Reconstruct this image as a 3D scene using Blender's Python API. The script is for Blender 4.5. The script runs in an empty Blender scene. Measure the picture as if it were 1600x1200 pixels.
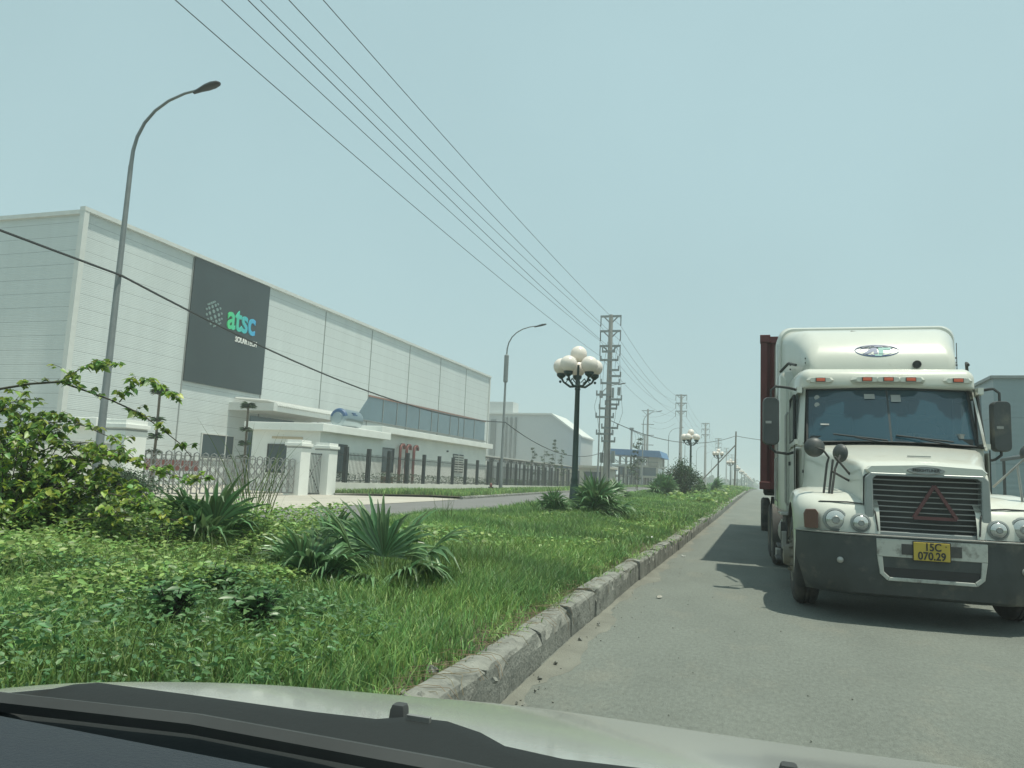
import bpy, bmesh, math, random
import numpy as np
from mathutils import Vector, Matrix
random.seed(7); RNG = np.random.default_rng(11)
C = bpy.context.scene.collection
SC = bpy.context.scene
R = math.radians
# ---------------------------------------------------------------- camera
EYE = Vector((0, 0, 1.25))
YAW, PITCH, ROLL = 0.32223267, 0.12418884, 0.04496964
fw = Vector((-math.sin(YAW)*math.cos(PITCH), math.cos(YAW)*math.cos(PITCH), math.sin(PITCH)))
r0 = Vector((math.cos(YAW), math.sin(YAW), 0)); u0 = r0.cross(fw)
rt = r0*math.cos(ROLL)+u0*math.sin(ROLL); up = -r0*math.sin(ROLL)+u0*math.cos(ROLL)
cd = bpy.data.cameras.new('camera'); cam = bpy.data.objects.new('camera', cd); C.objects.link(cam)
cam.matrix_world = Matrix(((rt.x, up.x, -fw.x, 0), (rt.y, up.y, -fw.y, 0), (rt.z, up.z, -fw.z, EYE.z), (0, 0, 0, 1)))
cd.sensor_width = 36; cd.lens = 36*1180/1600; cd.clip_start = .05; cd.clip_end = 6000
SC.camera = cam
# ---------------------------------------------------------------- world, sun, exposure
SUN = Vector((.25, -.03, 1)).normalized()
w = bpy.data.worlds.new("World"); SC.world = w; w.use_nodes = True
nt = w.node_tree; nt.nodes.clear()
sky = nt.nodes.new('ShaderNodeTexSky'); sky.sky_type = 'NISHITA'; sky.sun_disc = False
sky.sun_elevation = math.asin(SUN.z); sky.sun_rotation = math.atan2(SUN.x, SUN.y)
sky.air_density = 1.3; sky.dust_density = 4.0; sky.ozone_density = 2.0
mx = nt.nodes.new('ShaderNodeMix'); mx.data_type = 'RGBA'; mx.inputs[0].default_value = .86
mx.inputs[7].default_value = (3.75, 5.45, 5.65, 1)
bg = nt.nodes.new('ShaderNodeBackground'); bg.inputs[1].default_value = .1
ow = nt.nodes.new('ShaderNodeOutputWorld')
nt.links.new(sky.outputs[0], mx.inputs[6]); tcw = nt.nodes.new('ShaderNodeTexCoord'); nzw = nt.nodes.new('ShaderNodeTexNoise'); nzw.inputs['Scale'].default_value = 1.6; nzw.inputs['Detail'].default_value = 3
mrw = nt.nodes.new('ShaderNodeMapRange'); mrw.inputs[1].default_value = .3; mrw.inputs[2].default_value = .7; mrw.inputs[3].default_value = .95; mrw.inputs[4].default_value = 1.06
vmw = nt.nodes.new('ShaderNodeVectorMath'); vmw.operation = 'SCALE'
nt.links.new(tcw.outputs['Generated'], nzw.inputs['Vector']); nt.links.new(nzw.outputs[0], mrw.inputs[0]); nt.links.new(mx.outputs[2], vmw.inputs[0]); nt.links.new(mrw.outputs[0], vmw.inputs['Scale'])
nt.links.new(vmw.outputs[0], bg.inputs[0]); nt.links.new(bg.outputs[0], ow.inputs[0])
sl = bpy.data.lights.new('sun', 'SUN'); sl.energy = 4.3; sl.angle = R(.8); sl.color = (1, .975, .84)
so = bpy.data.objects.new('sun', sl); C.objects.link(so); so.rotation_euler = SUN.to_track_quat('Z', 'Y').to_euler()
so.location = (20, -20, 60)
SC.view_settings.view_transform = 'Standard'; SC.view_settings.look = 'None'
SC.view_settings.exposure = .2; SC.view_settings.gamma = 1
SC.render.engine = 'CYCLES'; SC.cycles.volume_bounces = 1; SC.cycles.max_bounces = 7

# ---------------------------------------------------------------- materials
def mat(name, col, rough=.6, metal=0, var=.0, scale=3., bump=0., bscale=None, dirt=None, dcol=(.12,.11,.09), dscale=1.5,
        coat=0, island=0., transl=0., spec=.5, alpha=1, stretch=None, speck=0):
    m = bpy.data.materials.new(name); m.use_nodes = True; t = m.node_tree; N = t.nodes; L = t.links
    b = N['Principled BSDF']; b.inputs['Roughness'].default_value = rough; b.inputs['Metallic'].default_value = metal
    b.inputs['Specular IOR Level'].default_value = spec
    if coat: b.inputs['Coat Weight'].default_value = coat; b.inputs['Coat Roughness'].default_value = .08
    rgb = N.new('ShaderNodeRGB'); rgb.outputs[0].default_value = (*col, 1); out = rgb.outputs[0]
    tc = N.new('ShaderNodeTexCoord'); vec = tc.outputs['Object']
    if stretch:
        mp = N.new('ShaderNodeMapping'); mp.inputs['Scale'].default_value = stretch; L.new(vec, mp.inputs[0]); vec = mp.outputs[0]
    def noise(s, d=6):
        n = N.new('ShaderNodeTexNoise'); n.inputs['Scale'].default_value = s; n.inputs['Detail'].default_value = d
        n.inputs['Roughness'].default_value = .62; L.new(vec, n.inputs['Vector']); return n
    if var:
        n = noise(scale); mr = N.new('ShaderNodeMapRange'); mr.inputs[1].default_value = .3; mr.inputs[2].default_value = .7
        mr.inputs[3].default_value = 1-var; mr.inputs[4].default_value = 1+var; L.new(n.outputs[0], mr.inputs[0])
        vm = N.new('ShaderNodeVectorMath'); vm.operation = 'SCALE'; L.new(out, vm.inputs[0]); L.new(mr.outputs[0], vm.inputs['Scale']); out = vm.outputs[0]
    if island:
        g = N.new('ShaderNodeNewGeometry'); mr = N.new('ShaderNodeMapRange'); mr.inputs[3].default_value = 1-island; mr.inputs[4].default_value = 1+island
        L.new(g.outputs['Random Per Island'], mr.inputs[0])
        hs = N.new('ShaderNodeHueSaturation'); L.new(out, hs.inputs['Color']); L.new(mr.outputs[0], hs.inputs['Value'])
        m2 = N.new('ShaderNodeMapRange'); m2.inputs[3].default_value = .5+island*.06; m2.inputs[4].default_value = .5-island*.07
        wn = N.new('ShaderNodeMath'); wn.operation = 'MULTIPLY'; wn.inputs[1].default_value = 37.3; fr = N.new('ShaderNodeMath'); fr.operation = 'FRACT'
        L.new(g.outputs['Random Per Island'], wn.inputs[0]); L.new(wn.outputs[0], fr.inputs[0]); L.new(fr.outputs[0], m2.inputs[0]); L.new(m2.outputs[0], hs.inputs['Hue'])
        out = hs.outputs[0]
    if dirt:
        n = noise(dscale, 8); cr = N.new('ShaderNodeMapRange'); cr.inputs[1].default_value = 1-dirt; cr.inputs[2].default_value = 1-dirt+.16; cr.clamp = True
        cr.inputs[4].default_value = .8
        L.new(n.outputs[0], cr.inputs[0]); mm = N.new('ShaderNodeMix'); mm.data_type = 'RGBA'; L.new(cr.outputs[0], mm.inputs[0]); L.new(out, mm.inputs[6])
        mm.inputs[7].default_value = (*dcol, 1); out = mm.outputs[2]
    L.new(out, b.inputs['Base Color'])
    if speck:
        n = noise(160, 2); n3 = noise(38, 4); ad = N.new('ShaderNodeMath'); ad.operation = 'ADD'; L.new(n.outputs[0], ad.inputs[0]); L.new(n3.outputs[0], ad.inputs[1])
        mr = N.new('ShaderNodeMapRange'); mr.inputs[1].default_value = .7; mr.inputs[2].default_value = 1.3; mr.inputs[3].default_value = 1-speck; mr.inputs[4].default_value = 1+speck; L.new(ad.outputs[0], mr.inputs[0])
        vm = N.new('ShaderNodeVectorMath'); vm.operation = 'SCALE'; L.new(out, vm.inputs[0]); L.new(mr.outputs[0], vm.inputs['Scale']); L.new(vm.outputs[0], b.inputs['Base Color']); out = vm.outputs[0]
    if bump:
        n = noise(bscale or scale*4, 8); bp = N.new('ShaderNodeBump'); bp.inputs['Strength'].default_value = bump; bp.inputs['Distance'].default_value = .02
        L.new(n.outputs[0], bp.inputs['Height']); L.new(bp.outputs[0], b.inputs['Normal'])
    if transl:
        tr = N.new('ShaderNodeBsdfTranslucent'); L.new(out, tr.inputs[0]); ms = N.new('ShaderNodeMixShader'); ms.inputs[0].default_value = transl
        L.new(b.outputs[0], ms.inputs[1]); L.new(tr.outputs[0], ms.inputs[2]); L.new(ms.outputs[0], N['Material Output'].inputs[0])
    if alpha < 1:
        tr = N.new('ShaderNodeBsdfTransparent'); ms = N.new('ShaderNodeMixShader'); ms.inputs[0].default_value = alpha
        L.new(tr.outputs[0], ms.inputs[1]); L.new(b.outputs[0], ms.inputs[2]); L.new(ms.outputs[0], N['Material Output'].inputs[0])
    return m

def panel_mat(name, col, pitch, groove=.02, dark=.55):
    m = mat(name, col, .5, var=.05, scale=1.2, stretch=(.8,.8,.1), dirt=.3, dcol=tuple(c*.72 for c in col), dscale=1.4); t = m.node_tree; N = t.nodes; L = t.links; b = N['Principled BSDF']
    src = b.inputs['Base Color'].links[0].from_socket
    tc = N.new('ShaderNodeTexCoord'); sx = N.new('ShaderNodeSeparateXYZ'); L.new(tc.outputs['Object'], sx.inputs[0])
    d = N.new('ShaderNodeMath'); d.operation = 'DIVIDE'; d.inputs[1].default_value = pitch; L.new(sx.outputs[2], d.inputs[0])
    f = N.new('ShaderNodeMath'); f.operation = 'FRACT'; L.new(d.outputs[0], f.inputs[0])
    g = N.new('ShaderNodeMath'); g.operation = 'LESS_THAN'; g.inputs[1].default_value = groove/pitch*1.6; L.new(f.outputs[0], g.inputs[0])
    mm = N.new('ShaderNodeMix'); mm.data_type = 'RGBA'; L.new(g.outputs[0], mm.inputs[0]); L.new(src, mm.inputs[6]); mm.inputs[7].default_value = (*[c*dark for c in col], 1)
    L.new(mm.outputs[2], b.inputs['Base Color'])
    w2 = N.new('ShaderNodeMath'); w2.operation = 'SINE'; k = N.new('ShaderNodeMath'); k.operation = 'MULTIPLY'; k.inputs[1].default_value = 2*math.pi/(pitch/8)
    L.new(sx.outputs[2], k.inputs[0]); L.new(k.outputs[0], w2.inputs[0])
    s2 = N.new('ShaderNodeMath'); s2.operation = 'SUBTRACT'; L.new(w2.outputs[0], s2.inputs[0]); k3 = N.new('ShaderNodeMath'); k3.operation = 'MULTIPLY'; k3.inputs[1].default_value = 5
    L.new(g.outputs[0], k3.inputs[0]); L.new(k3.outputs[0], s2.inputs[1])
    bp = N.new('ShaderNodeBump'); bp.inputs['Strength'].default_value = .25; bp.inputs['Distance'].default_value = .01
    L.new(s2.outputs[0], bp.inputs['Height']); L.new(bp.outputs[0], b.inputs['Normal'])
    return m

M = {}
M['asphalt'] = mat('asphalt', (.135,.15,.13), .85, var=.13, scale=.9, bump=.7, bscale=110, dirt=.46, dcol=(.165,.17,.14), dscale=1.6, stretch=(1,.45,1), speck=.28)
M['asphalt2'] = mat('asphalt_service', (.135,.135,.13), .85, var=.1, scale=.5, bump=.4, bscale=60)
M['sand'] = mat('roadside_sand', (.158,.162,.135), .95, var=.2, scale=2.5, bump=.6, bscale=60)
M['apron'] = mat('apron_concrete', (.36,.34,.29), .9, var=.1, scale=.6, bump=.2, bscale=30)
M['soil'] = mat('soil', (.07,.065,.035), .95, var=.4, scale=3, bump=.7, bscale=25)
M['land'] = mat('land', (.06,.085,.035), .95, var=.4, scale=.2, bump=.5, bscale=2)
M['kerb'] = mat('kerb_concrete', (.2,.205,.18), .9, var=.3, scale=5, bump=1, bscale=34, dirt=.5, dcol=(.07,.078,.065), dscale=4.5)
M['kerbside'] = mat('verge_kerb', (.3,.29,.25), .9, var=.2, scale=2)
M['grass'] = mat('grass_blades', (.2,.33,.095), .5, island=.45, transl=.42, var=.3, scale=.6)
M['grass_dark'] = mat('grass_deep', (.14,.26,.085), .5, island=.42, transl=.38, var=.2, scale=.6)
M['runner'] = mat('dry_runner', (.16,.13,.07), .8, island=.4)
M['weed'] = mat('weed_leaf', (.2,.32,.09), .45, island=.45, transl=.35)
M['weed_dark'] = mat('weed_leaf_deep', (.09,.19,.07), .4, island=.35, transl=.25)
M['vine'] = mat('vine_leaf', (.26,.36,.06), .42, island=.5, transl=.45)
M['vine_green'] = mat('vine_leaf_green', (.15,.27,.07), .42, island=.45, transl=.42)
M['twig'] = mat('twig', (.05,.045,.03), .8, var=.3, scale=20)
M['palm'] = mat('palm_leaf', (.12,.22,.095), .38, island=.4, transl=.25)
M['palm_dry'] = mat('dry_palm_leaf', (.24,.19,.1), .7, island=.3, transl=.2)
M['shrub'] = mat('shrub_leaf', (.03,.07,.022), .45, island=.4, transl=.2)
M['reed'] = mat('reed_leaf', (.1,.16,.04), .5, island=.35, transl=.3)
M['bark'] = mat('bark', (.12,.1,.07), .9, var=.3, scale=12)
M['panel'] = panel_mat('cladding_panel', (.52,.565,.555), .74, .013, .5)
M['panel2'] = panel_mat('cladding_panel_plain', (.5,.53,.52), .5, .012, .85)
M['panel3'] = panel_mat('cladding_panel_blue', (.17,.24,.27), 3.2, .05, .8)
M['trim'] = mat('white_trim', (.55,.57,.54), .5, var=.05)
M['seam'] = mat('seam_strip', (.25,.27,.26), .5)
M['sign'] = mat('sign_board', (.016,.03,.032), .35, var=.2, scale=.3)
M['plaster'] = mat('white_plaster', (.74,.76,.72), .8, var=.06, scale=.8, dirt=.3, dcol=(.5,.5,.45), dscale=.7)
M['plinth'] = mat('plinth_plaster', (.64,.64,.58), .85, var=.1, scale=.8, dirt=.38, dcol=(.4,.4,.36), dscale=1.2)
M['glassdark'] = mat('dark_glass', (.03,.055,.065), .08, spec=.8)
M['glassblue'] = mat('blue_glass', (.07,.13,.16), .15, spec=.7, var=.2, scale=.3)
M['darkmetal'] = mat('dark_metal', (.022,.03,.03), .5)
M['steel'] = mat('stainless', (.3,.3,.29), .35, .7)
M['galv'] = mat('galvanised', (.2,.22,.215), .5, .4, var=.1, scale=3)
M['lampgreen'] = mat('lamp_post_paint', (.02,.045,.038), .4)
M['globe'] = mat('opal_globe', (.85,.8,.74), .25, transl=.3, var=.05)
M['concrete'] = mat('pole_concrete', (.27,.26,.235), .9, var=.15, scale=4, stretch=(1,1,.2))
M['insul'] = mat('insulator', (.08,.09,.09), .4)
M['wire'] = mat('wire', (.03,.035,.035), .6)
M['redpipe'] = mat('red_pipe', (.15,.04,.03), .5)
M['blueroof'] = mat('blue_roof', (.05,.16,.33), .5, var=.1)
M['cream'] = mat('cream_wall', (.45,.43,.36), .85, var=.08)
M['water_tank'] = mat('tank_steel', (.28,.34,.36), .3, .8)
M['bluemark'] = mat('blue_mark', (.02,.07,.16), .5)
M['whitemark'] = mat('white_mark', (.75,.75,.72), .5)
M['black'] = mat('black_rubber', (.03,.034,.034), .7, var=.2, scale=8)

# ---------------------------------------------------------------- mesh helpers
class MB:
    def __init__(s): s.v = []; s.f = []
    def add(s, V, F):
        o = len(s.v); s.v += [tuple(p) for p in V]; s.f += [tuple(i+o for i in f) for f in F]; return s
    def box(s, c, d, rz=0, rx=0, ry=0):
        m = Matrix.Rotation(rz, 3, 'Z') @ Matrix.Rotation(ry, 3, 'Y') @ Matrix.Rotation(rx, 3, 'X'); c = Vector(c)
        V = [c+m@Vector((x*d[0]/2, y*d[1]/2, z*d[2]/2)) for x in (-1,1) for y in (-1,1) for z in (-1,1)]
        return s.add(V, [(0,1,3,2),(4,6,7,5),(0,4,5,1),(2,3,7,6),(0,2,6,4),(1,5,7,3)])
    def tube(s, P, r, n=8, cap=True):
        P = [Vector(p) for p in P]; k = len(P); rr = r if hasattr(r, '__len__') else [r]*k
        V = []; pn = None
        for i, p in enumerate(P):
            t = (P[min(i+1,k-1)]-P[max(i-1,0)]).normalized()
            if pn is None: a = t.orthogonal().normalized()
            else:
                a = (pn - t*pn.dot(t)); a = a.normalized() if a.length > 1e-5 else t.orthogonal().normalized()
            pn = a; b = t.cross(a)
            V += [p+(a*math.cos(2*math.pi*j/n)+b*math.sin(2*math.pi*j/n))*rr[i] for j in range(n)]
        F = [(i*n+j, i*n+(j+1)%n, (i+1)*n+(j+1)%n, (i+1)*n+j) for i in range(k-1) for j in range(n)]
        if cap: F += [tuple(range(n-1,-1,-1)), tuple(range((k-1)*n, k*n))]
        return s.add(V, F)
    def lathe(s, prof, o=(0,0,0), ax='Z', n=24):
        V = []
        for r_, h in prof:
            for j in range(n):
                a = 2*math.pi*j/n; c, d = r_*math.cos(a), r_*math.sin(a)
                V.append({'Z': (c, d, h), 'X': (h, c, d), 'Y': (c, h, d)}[ax])
        V = [(x+o[0], y+o[1], z+o[2]) for x, y, z in V]; k = len(prof)
        F = [(i*n+j, i*n+(j+1)%n, (i+1)*n+(j+1)%n, (i+1)*n+j) for i in range(k-1) for j in range(n)]
        F += [tuple(range(n)), tuple(range((k-1)*n, k*n))]
        return s.add(V, F)
    def sphere(s, c, r, n=20, m=12, sc=(1,1,1)):
        return s.lathe([(max(1e-4, r*math.sin(math.pi*i/m)), -r*math.cos(math.pi*i/m)) for i in range(m+1)], c, n=n)
    def grid(s, rows, closed=False):
        k = len(rows); n = len(rows[0]); V = [p for r_ in rows for p in r_]
        F = [(i*n+j, i*n+(j+1)%n, (i+1)*n+(j+1)%n, (i+1)*n+j) for i in range(k-1) for j in range(n if closed else n-1)]
        return s.add(V, F)
    def loft(s, loops):
        s.grid(loops, True); n = len(loops[0]); o = len(s.v)-len(loops)*n
        s.f += [tuple(range(o+n-1, o-1, -1)), tuple(range(o+(len(loops)-1)*n, o+len(loops)*n))]; return s
    def prism(s, poly, d0, d1, f):   # poly: list of (a,b); f(a,b,d)->xyz
        n = len(poly); V = [f(a,b,d0) for a,b in poly]+[f(a,b,d1) for a,b in poly]
        return s.add(V, [tuple(range(n-1,-1,-1)), tuple(range(n,2*n))]+[(i,(i+1)%n,(i+1)%n+n,i+n) for i in range(n)])
    def build(s, name, m, parent=None, smooth=False, bevel=0, seg=2, loc=None, rz=None, sub=0, fix=True):
        me = bpy.data.meshes.new(name); me.from_pydata(s.v, [], s.f); me.update()
        if fix:
            bm = bmesh.new(); bm.from_mesh(me); bmesh.ops.recalc_face_normals(bm, faces=bm.faces); bm.to_mesh(me); bm.free()
        o = bpy.data.objects.new(name, me); C.objects.link(o)
        if m: me.materials.append(M[m] if isinstance(m, str) else m)
        if smooth: me.polygons.foreach_set('use_smooth', [True]*len(me.polygons))
        if bevel:
            b = o.modifiers.new('b', 'BEVEL'); b.width = bevel; b.segments = seg; b.limit_method = 'ANGLE'; b.angle_limit = R(40); b.harden_normals = False
        if sub: b = o.modifiers.new('s', 'SUBSURF'); b.levels = sub; b.render_levels = sub
        if smooth and not sub:
            try: me.set_sharp_from_angle(angle=R(38))
            except Exception: pass
        if parent: o.parent = parent
        if loc: o.location = loc
        if rz is not None: o.rotation_euler.z = rz
        return o
def tag(o, label=None, cat=None, group=None, kind=None):
    if label: o['label'] = label
    if cat: o['category'] = cat
    if group: o['group'] = group
    if kind: o['kind'] = kind
    return o
def thing(name, label, cat, loc=(0,0,0), rz=0, group=None):
    o = bpy.data.objects.new(name, None); C.objects.link(o); o.location = loc; o.rotation_euler.z = rz; o.empty_display_size = .3
    return tag(o, label, cat, group)
def kids(o): return [c for c in bpy.data.objects if c.parent == o]
def copy_tree(o, parent=None, loc=None, rz=None, label=None):
    c = o.copy(); C.objects.link(c); c.parent = parent
    if loc is not None: c.location = loc
    if rz is not None: c.rotation_euler.z = rz
    if label: c['label'] = label
    for ch in kids(o): copy_tree(ch, c)
    return c
def fast(name, V, F, m, parent=None):     # numpy arrays: V (n,3), F (k,4) or (k,3)
    me = bpy.data.meshes.new(name); k, q = F.shape
    me.vertices.add(len(V)); me.vertices.foreach_set('co', V.astype(np.float32).ravel())
    me.loops.add(k*q); me.loops.foreach_set('vertex_index', F.astype(np.int32).ravel())
    me.polygons.add(k); me.polygons.foreach_set('loop_start', np.arange(0, k*q, q, dtype=np.int32))
    me.update(calc_edges=True); me.materials.append(M[m]); o = bpy.data.objects.new(name, me); C.objects.link(o)
    if parent: o.parent = parent
    return o
def text(s, size, m, parent, mw, name='lettering', ext=.01, off=0, align='CENTER', sx=1):
    cu = bpy.data.curves.new(name, 'FONT'); cu.body = s; cu.size = size; cu.extrude = ext; cu.offset = off; cu.align_x = align; cu.align_y = 'CENTER'
    o = bpy.data.objects.new('t', cu); C.objects.link(o); bpy.context.view_layer.update()
    me = bpy.data.meshes.new_from_object(o.evaluated_get(bpy.context.evaluated_depsgraph_get())); bpy.data.objects.remove(o)
    me.materials.clear(); me.materials.append(M[m] if isinstance(m, str) else m)
    me.transform(mw @ Matrix.Diagonal((sx,1,1,1))); me.name = name
    q = bpy.data.objects.new(name, me); C.objects.link(q); q.parent = parent; return q
def frame_mat(o, xa, ya):   # 4x4 with local x->xa, local y->ya
    xa = Vector(xa).normalized(); ya = Vector(ya).normalized(); za = xa.cross(ya)
    return Matrix(((xa.x,ya.x,za.x,o[0]),(xa.y,ya.y,za.y,o[1]),(xa.z,ya.z,za.z,o[2]),(0,0,0,1)))

# ---------------------------------------------------------------- terrain
_ry = [-100,14,30,48,85,130,200,300,4000]; _rz = [0,0,.13,.36,.78,1.0,1.1,1.1,1.1]
def rise(y): return np.interp(y, _ry, _rz)
def blend(x): return np.interp(x, [-21,-15], [0,1])
def gz(x, y): return rise(y)*blend(x)
YS = [-30,-10,0]+list(np.arange(2,30,2.0))+list(np.arange(30,130,5.0))+[130,145,160,180,200,230,260,300,400,600,1000,1600]
def sheet(name, xs, m, dz=0, ys=YS, kind='structure', zf=None):
    rows = [[(x, y, float(gz(x,y))+dz+(zf(x,y) if zf else 0)) for x in xs] for y in ys]
    o = MB().grid(rows).build(name, m); o['kind'] = kind; return o
gx = [-1600,-600,-200,-60,-21,-18,-15,-7,-1.6,4,10,20,60,200,600,1600]
sheet('ground', gx, 'land', -.03)
sheet('road', [-1.6,0,2,4,5.6], 'asphalt', .0)
sheet('service_road', [-13.3,-11,-9,-7.1], 'asphalt2', .004)
ya = [y for y in YS if 14 <= y <= 34]
sheet('gate_apron', [-21.2,-20,-18,-15,-13.34], 'apron', .012, ys=[14,16,18,20,22,24,26,28,30,32,33.2])
# sand along the kerb, irregular edge
def kx0(y): return float(np.interp(y, [0,4,6.3,10,22,60], [.15,.13,.05,-.02,-.04,-.04]))
rows = []
for y in np.arange(1.5, 60, .12):
    wd = .16+.12*math.sin(y*1.3)+.08*math.sin(y*3.7+1)+.09*random.random()+(.25 if y < 4.6 else 0)*max(0,(4.8-y))
    z = float(gz(0,y))+.005
    e0 = -1.5+kx0(y); rows.append([(e0, y, z), (e0+max(.04,wd*.6)*.6, y, z), (e0+max(.06,wd*.65), y, z-.004)])
tag(MB().grid(rows).build('roadside_sand', 'sand'), kind='structure')
def mound(x, y):
    t = (x+4.3)/2.55
    if x > -1.6: return .15
    return .22+.16*(1-min(1,abs(t))**2)+.05*math.sin(x*1.7+y*.5)*math.cos(y*.37)
xs_m = [-7.0+.4*i for i in range(14)]+[-1.72,-1.56]
sheet('median_soil', xs_m, 'soil', 0, ys=[y/1.0 for y in np.arange(-1, 30, .5)]+YS[YS.index(30.0):], zf=mound)
# kerbs of the median, block by block with chips
def kx(y): return float(np.interp(y, [0,4,6.3,10,22,60], [.15,.13,.05,-.02,-.04,-.04]))
def kerb_run(name, x0, x1, y0, y1, h, step, face):
    V = []; F = []; y = y0; rs = random.Random(3)
    while y < y1:
        L = step*(1+ (0 if y < 40 else 4)); nl = 8 if y < 12 else (4 if y < 40 else 1); g = .012 if y < 40 else 0
        dx = rs.uniform(-.014,.014); dh = rs.uniform(-.012,.01)
        prof = [(face,0),(face,.55*h),(face-.004,h-.03),(face-.015*np.sign(face-(x0+x1)/2)-0,h-.008),((x0+x1)/2,h),(x0 if face == x1 else x1,h-.01),(x0 if face == x1 else x1,0)]
        rows = []
        for i in range(nl+1):
            yy = y+g+(L-2*g)*i/nl; zz = float(gz(-2,yy)); end = (i in (0,nl)) and nl > 1
            chip = (rs.random() < .12 or (end and rs.random() < .7)) and y < 40
            row = []
            for j, (px, pz) in enumerate(prof):
                n = (rs.uniform(-.008,.008) if y < 40 else 0)
                q = rs.uniform(.008,.04) if (chip and j in (2,3)) else 0
                row.append((px+(kx(yy) if face == -1.5 else 0)+dx*(j<5)-np.sign(face-(x0+x1)/2)*q+n*.6, yy, zz+pz+(dh if j in (2,3,4,5) else 0)-q*.8+(n if 1 < j < 5 else 0)))
            rows.append(row)
        o = len(V); n = len(prof)
        for r_ in rows: V += r_
        F += [(o+i*n+j,o+i*n+j+1,o+(i+1)*n+j+1,o+(i+1)*n+j) for i in range(len(rows)-1) for j in range(n-1)]
        F += [tuple(range(o,o+n)), tuple(range(o+(len(rows)-1)*n, o+len(rows)*n))]
        y += L
    m = MB(); m.v = V; m.f = F; o = m.build(name, 'kerb'); o['kind'] = 'structure'; return o
kerb_run('kerb', -1.69, -1.5, 2.15, 420, .25, 1.0, -1.5)
kerb_run('kerb', -7.1, -6.95, 0, 420, .2, 1.0, -7.1)
# broken kerb end near the car: rubble
rb = MB()
for i in range(60):
    s = random.uniform(.008,.045); x = random.gauss(-1.5,.09); y = random.uniform(1.75,3.9) if i < 34 else random.uniform(3.0,9)
    if i >= 34: x = -1.43+random.random()*.07+kx(y); s *= .5
    rb.box((x, y, (.22 if (i < 34) else 0)+s*.3+.01), (s*random.uniform(.7,1.5), s*random.uniform(.7,1.4), s*random.uniform(.5,.9)), random.random()*3, random.random(), random.random())
tag(rb.build('kerb_rubble', 'kerb'), 'grey rubble and crumbs broken from the median kerb', 'rubble', kind='stuff')
gv = MB()
for i in range(150):
    s = random.choice([.004,.006,.008]); y = 2.5+random.random()**1.6*16; x = -1.42+abs(random.gauss(0,.9)) if i % 3 else -1.42+random.random()*.3
    gv.box((x,y,s*.3+.004), (s*1.3,s,s*.7), random.random()*3, random.random())
tag(gv.build('gravel', 'sand'), 'loose grit and small stones scattered on the road', 'gravel', kind='stuff')
# verge beyond the service road
kerb_run('verge_kerb', -13.5, -13.3, 33.4, 300, .13, 1.0, -13.3)
sheet('verge', [-21.1,-19,-17,-15,-13.48], 'soil', .1, ys=[33.4]+[y for y in YS if 34 < y <= 400])
sheet('verge', [-20.2,-18,-15,-13.48], 'soil', .1, ys=[6,10,13,17.5])
sheet('yard', [-120,-60,-21.4], 'apron', .0, ys=[10,40,80,120,180])
# ---------------------------------------------------------------- vegetation
def mz(x, y):   # median soil height, vectorised
    t = np.minimum(1, np.abs((x+4.3)/2.55)); return gz(x, y)+.22+.16*(1-t**2)+.05*np.sin(x*1.7+y*.5)*np.cos(y*.37)
def pnoise(x, y, s, seed=0):
    r = np.random.default_rng(seed); v = 0
    for i in range(6):
        a = r.uniform(0, 6.28); f = s*r.uniform(.6, 2.2); v = v+np.sin((x*np.cos(a)+y*np.sin(a))*f+r.uniform(0, 6.28))
    return v/6
def blades(name, x, y, z, h, wd, lean, m, parent=None):
    n = len(x); a = RNG.uniform(0, 2*np.pi, n); b = RNG.uniform(0, 2*np.pi, n)
    dx, dy = np.cos(a)*wd/2, np.sin(a)*wd/2; l = h*lean*RNG.uniform(.2, 1, n); lx, ly = np.cos(b)*l, np.sin(b)*l; tp = h*(1-.4*lean*RNG.uniform(0,1,n))
    V = np.stack([np.stack([x-dx,y-dy,z],1), np.stack([x+dx,y+dy,z],1),
                  np.stack([x-dx*.8+lx*.35,y-dy*.8+ly*.35,z+h*.55],1), np.stack([x+dx*.8+lx*.35,y+dy*.8+ly*.35,z+h*.55],1),
                  np.stack([x-dx*.1+lx,y-dy*.1+ly,z+tp],1), np.stack([x+dx*.1+lx,y+dy*.1+ly,z+tp],1)], 1).reshape(-1, 3)
    o = np.arange(n)[:,None]*6; F = np.concatenate([o+np.array([[0,1,3,2]]), o+np.array([[2,3,5,4]])])
    return fast(name, V, F, m, parent)
def leaves(name, P, D, L, m, parent=None, wr=.6, heart=.35, droop=.25):
    """leaf blades folded along the midrib: P base points, D directions"""
    n = len(P); D = D/np.linalg.norm(D, axis=1)[:,None]; L = np.broadcast_to(L, n)[:,None]
    N = RNG.normal(0, .55, (n,3)); N[:,2] += 1.1; S = np.cross(D, N); S /= np.linalg.norm(S, axis=1)[:,None]+1e-9; U = np.cross(S, D)
    W = L*wr/2; dn = np.array([[0,0,1.]])
    pts = [P, P+D*L*heart*.45+S*W*.85+U*W*.3-dn*L*.02, P+D*L*heart*.45-S*W*.85+U*W*.3-dn*L*.02, P+D*L*.5+S*W*.85+U*W*.25-dn*L*droop*.3, P+D*L*.5-S*W*.85+U*W*.25-dn*L*droop*.3,
           P+D*L*.45-dn*L*droop*.25, P+D*L-dn*L*droop]
    V = np.stack(pts, 1).reshape(-1, 3); o = np.arange(n)[:,None]*7
    F = np.concatenate([o+np.array([[0,1,3,5]]), o+np.array([[0,5,4,2]])]); F = np.concatenate([F, o+np.array([[5,3,6,6]])[:, :4]*1, ]) if False else F
    T = np.concatenate([o+np.array([[0,1,5]]), o+np.array([[1,3,5]]), o+np.array([[3,6,5]]), o+np.array([[5,6,4]]), o+np.array([[5,4,2]]), o+np.array([[0,5,2]])])
    return fast(name, V, T, m, parent)
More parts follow.
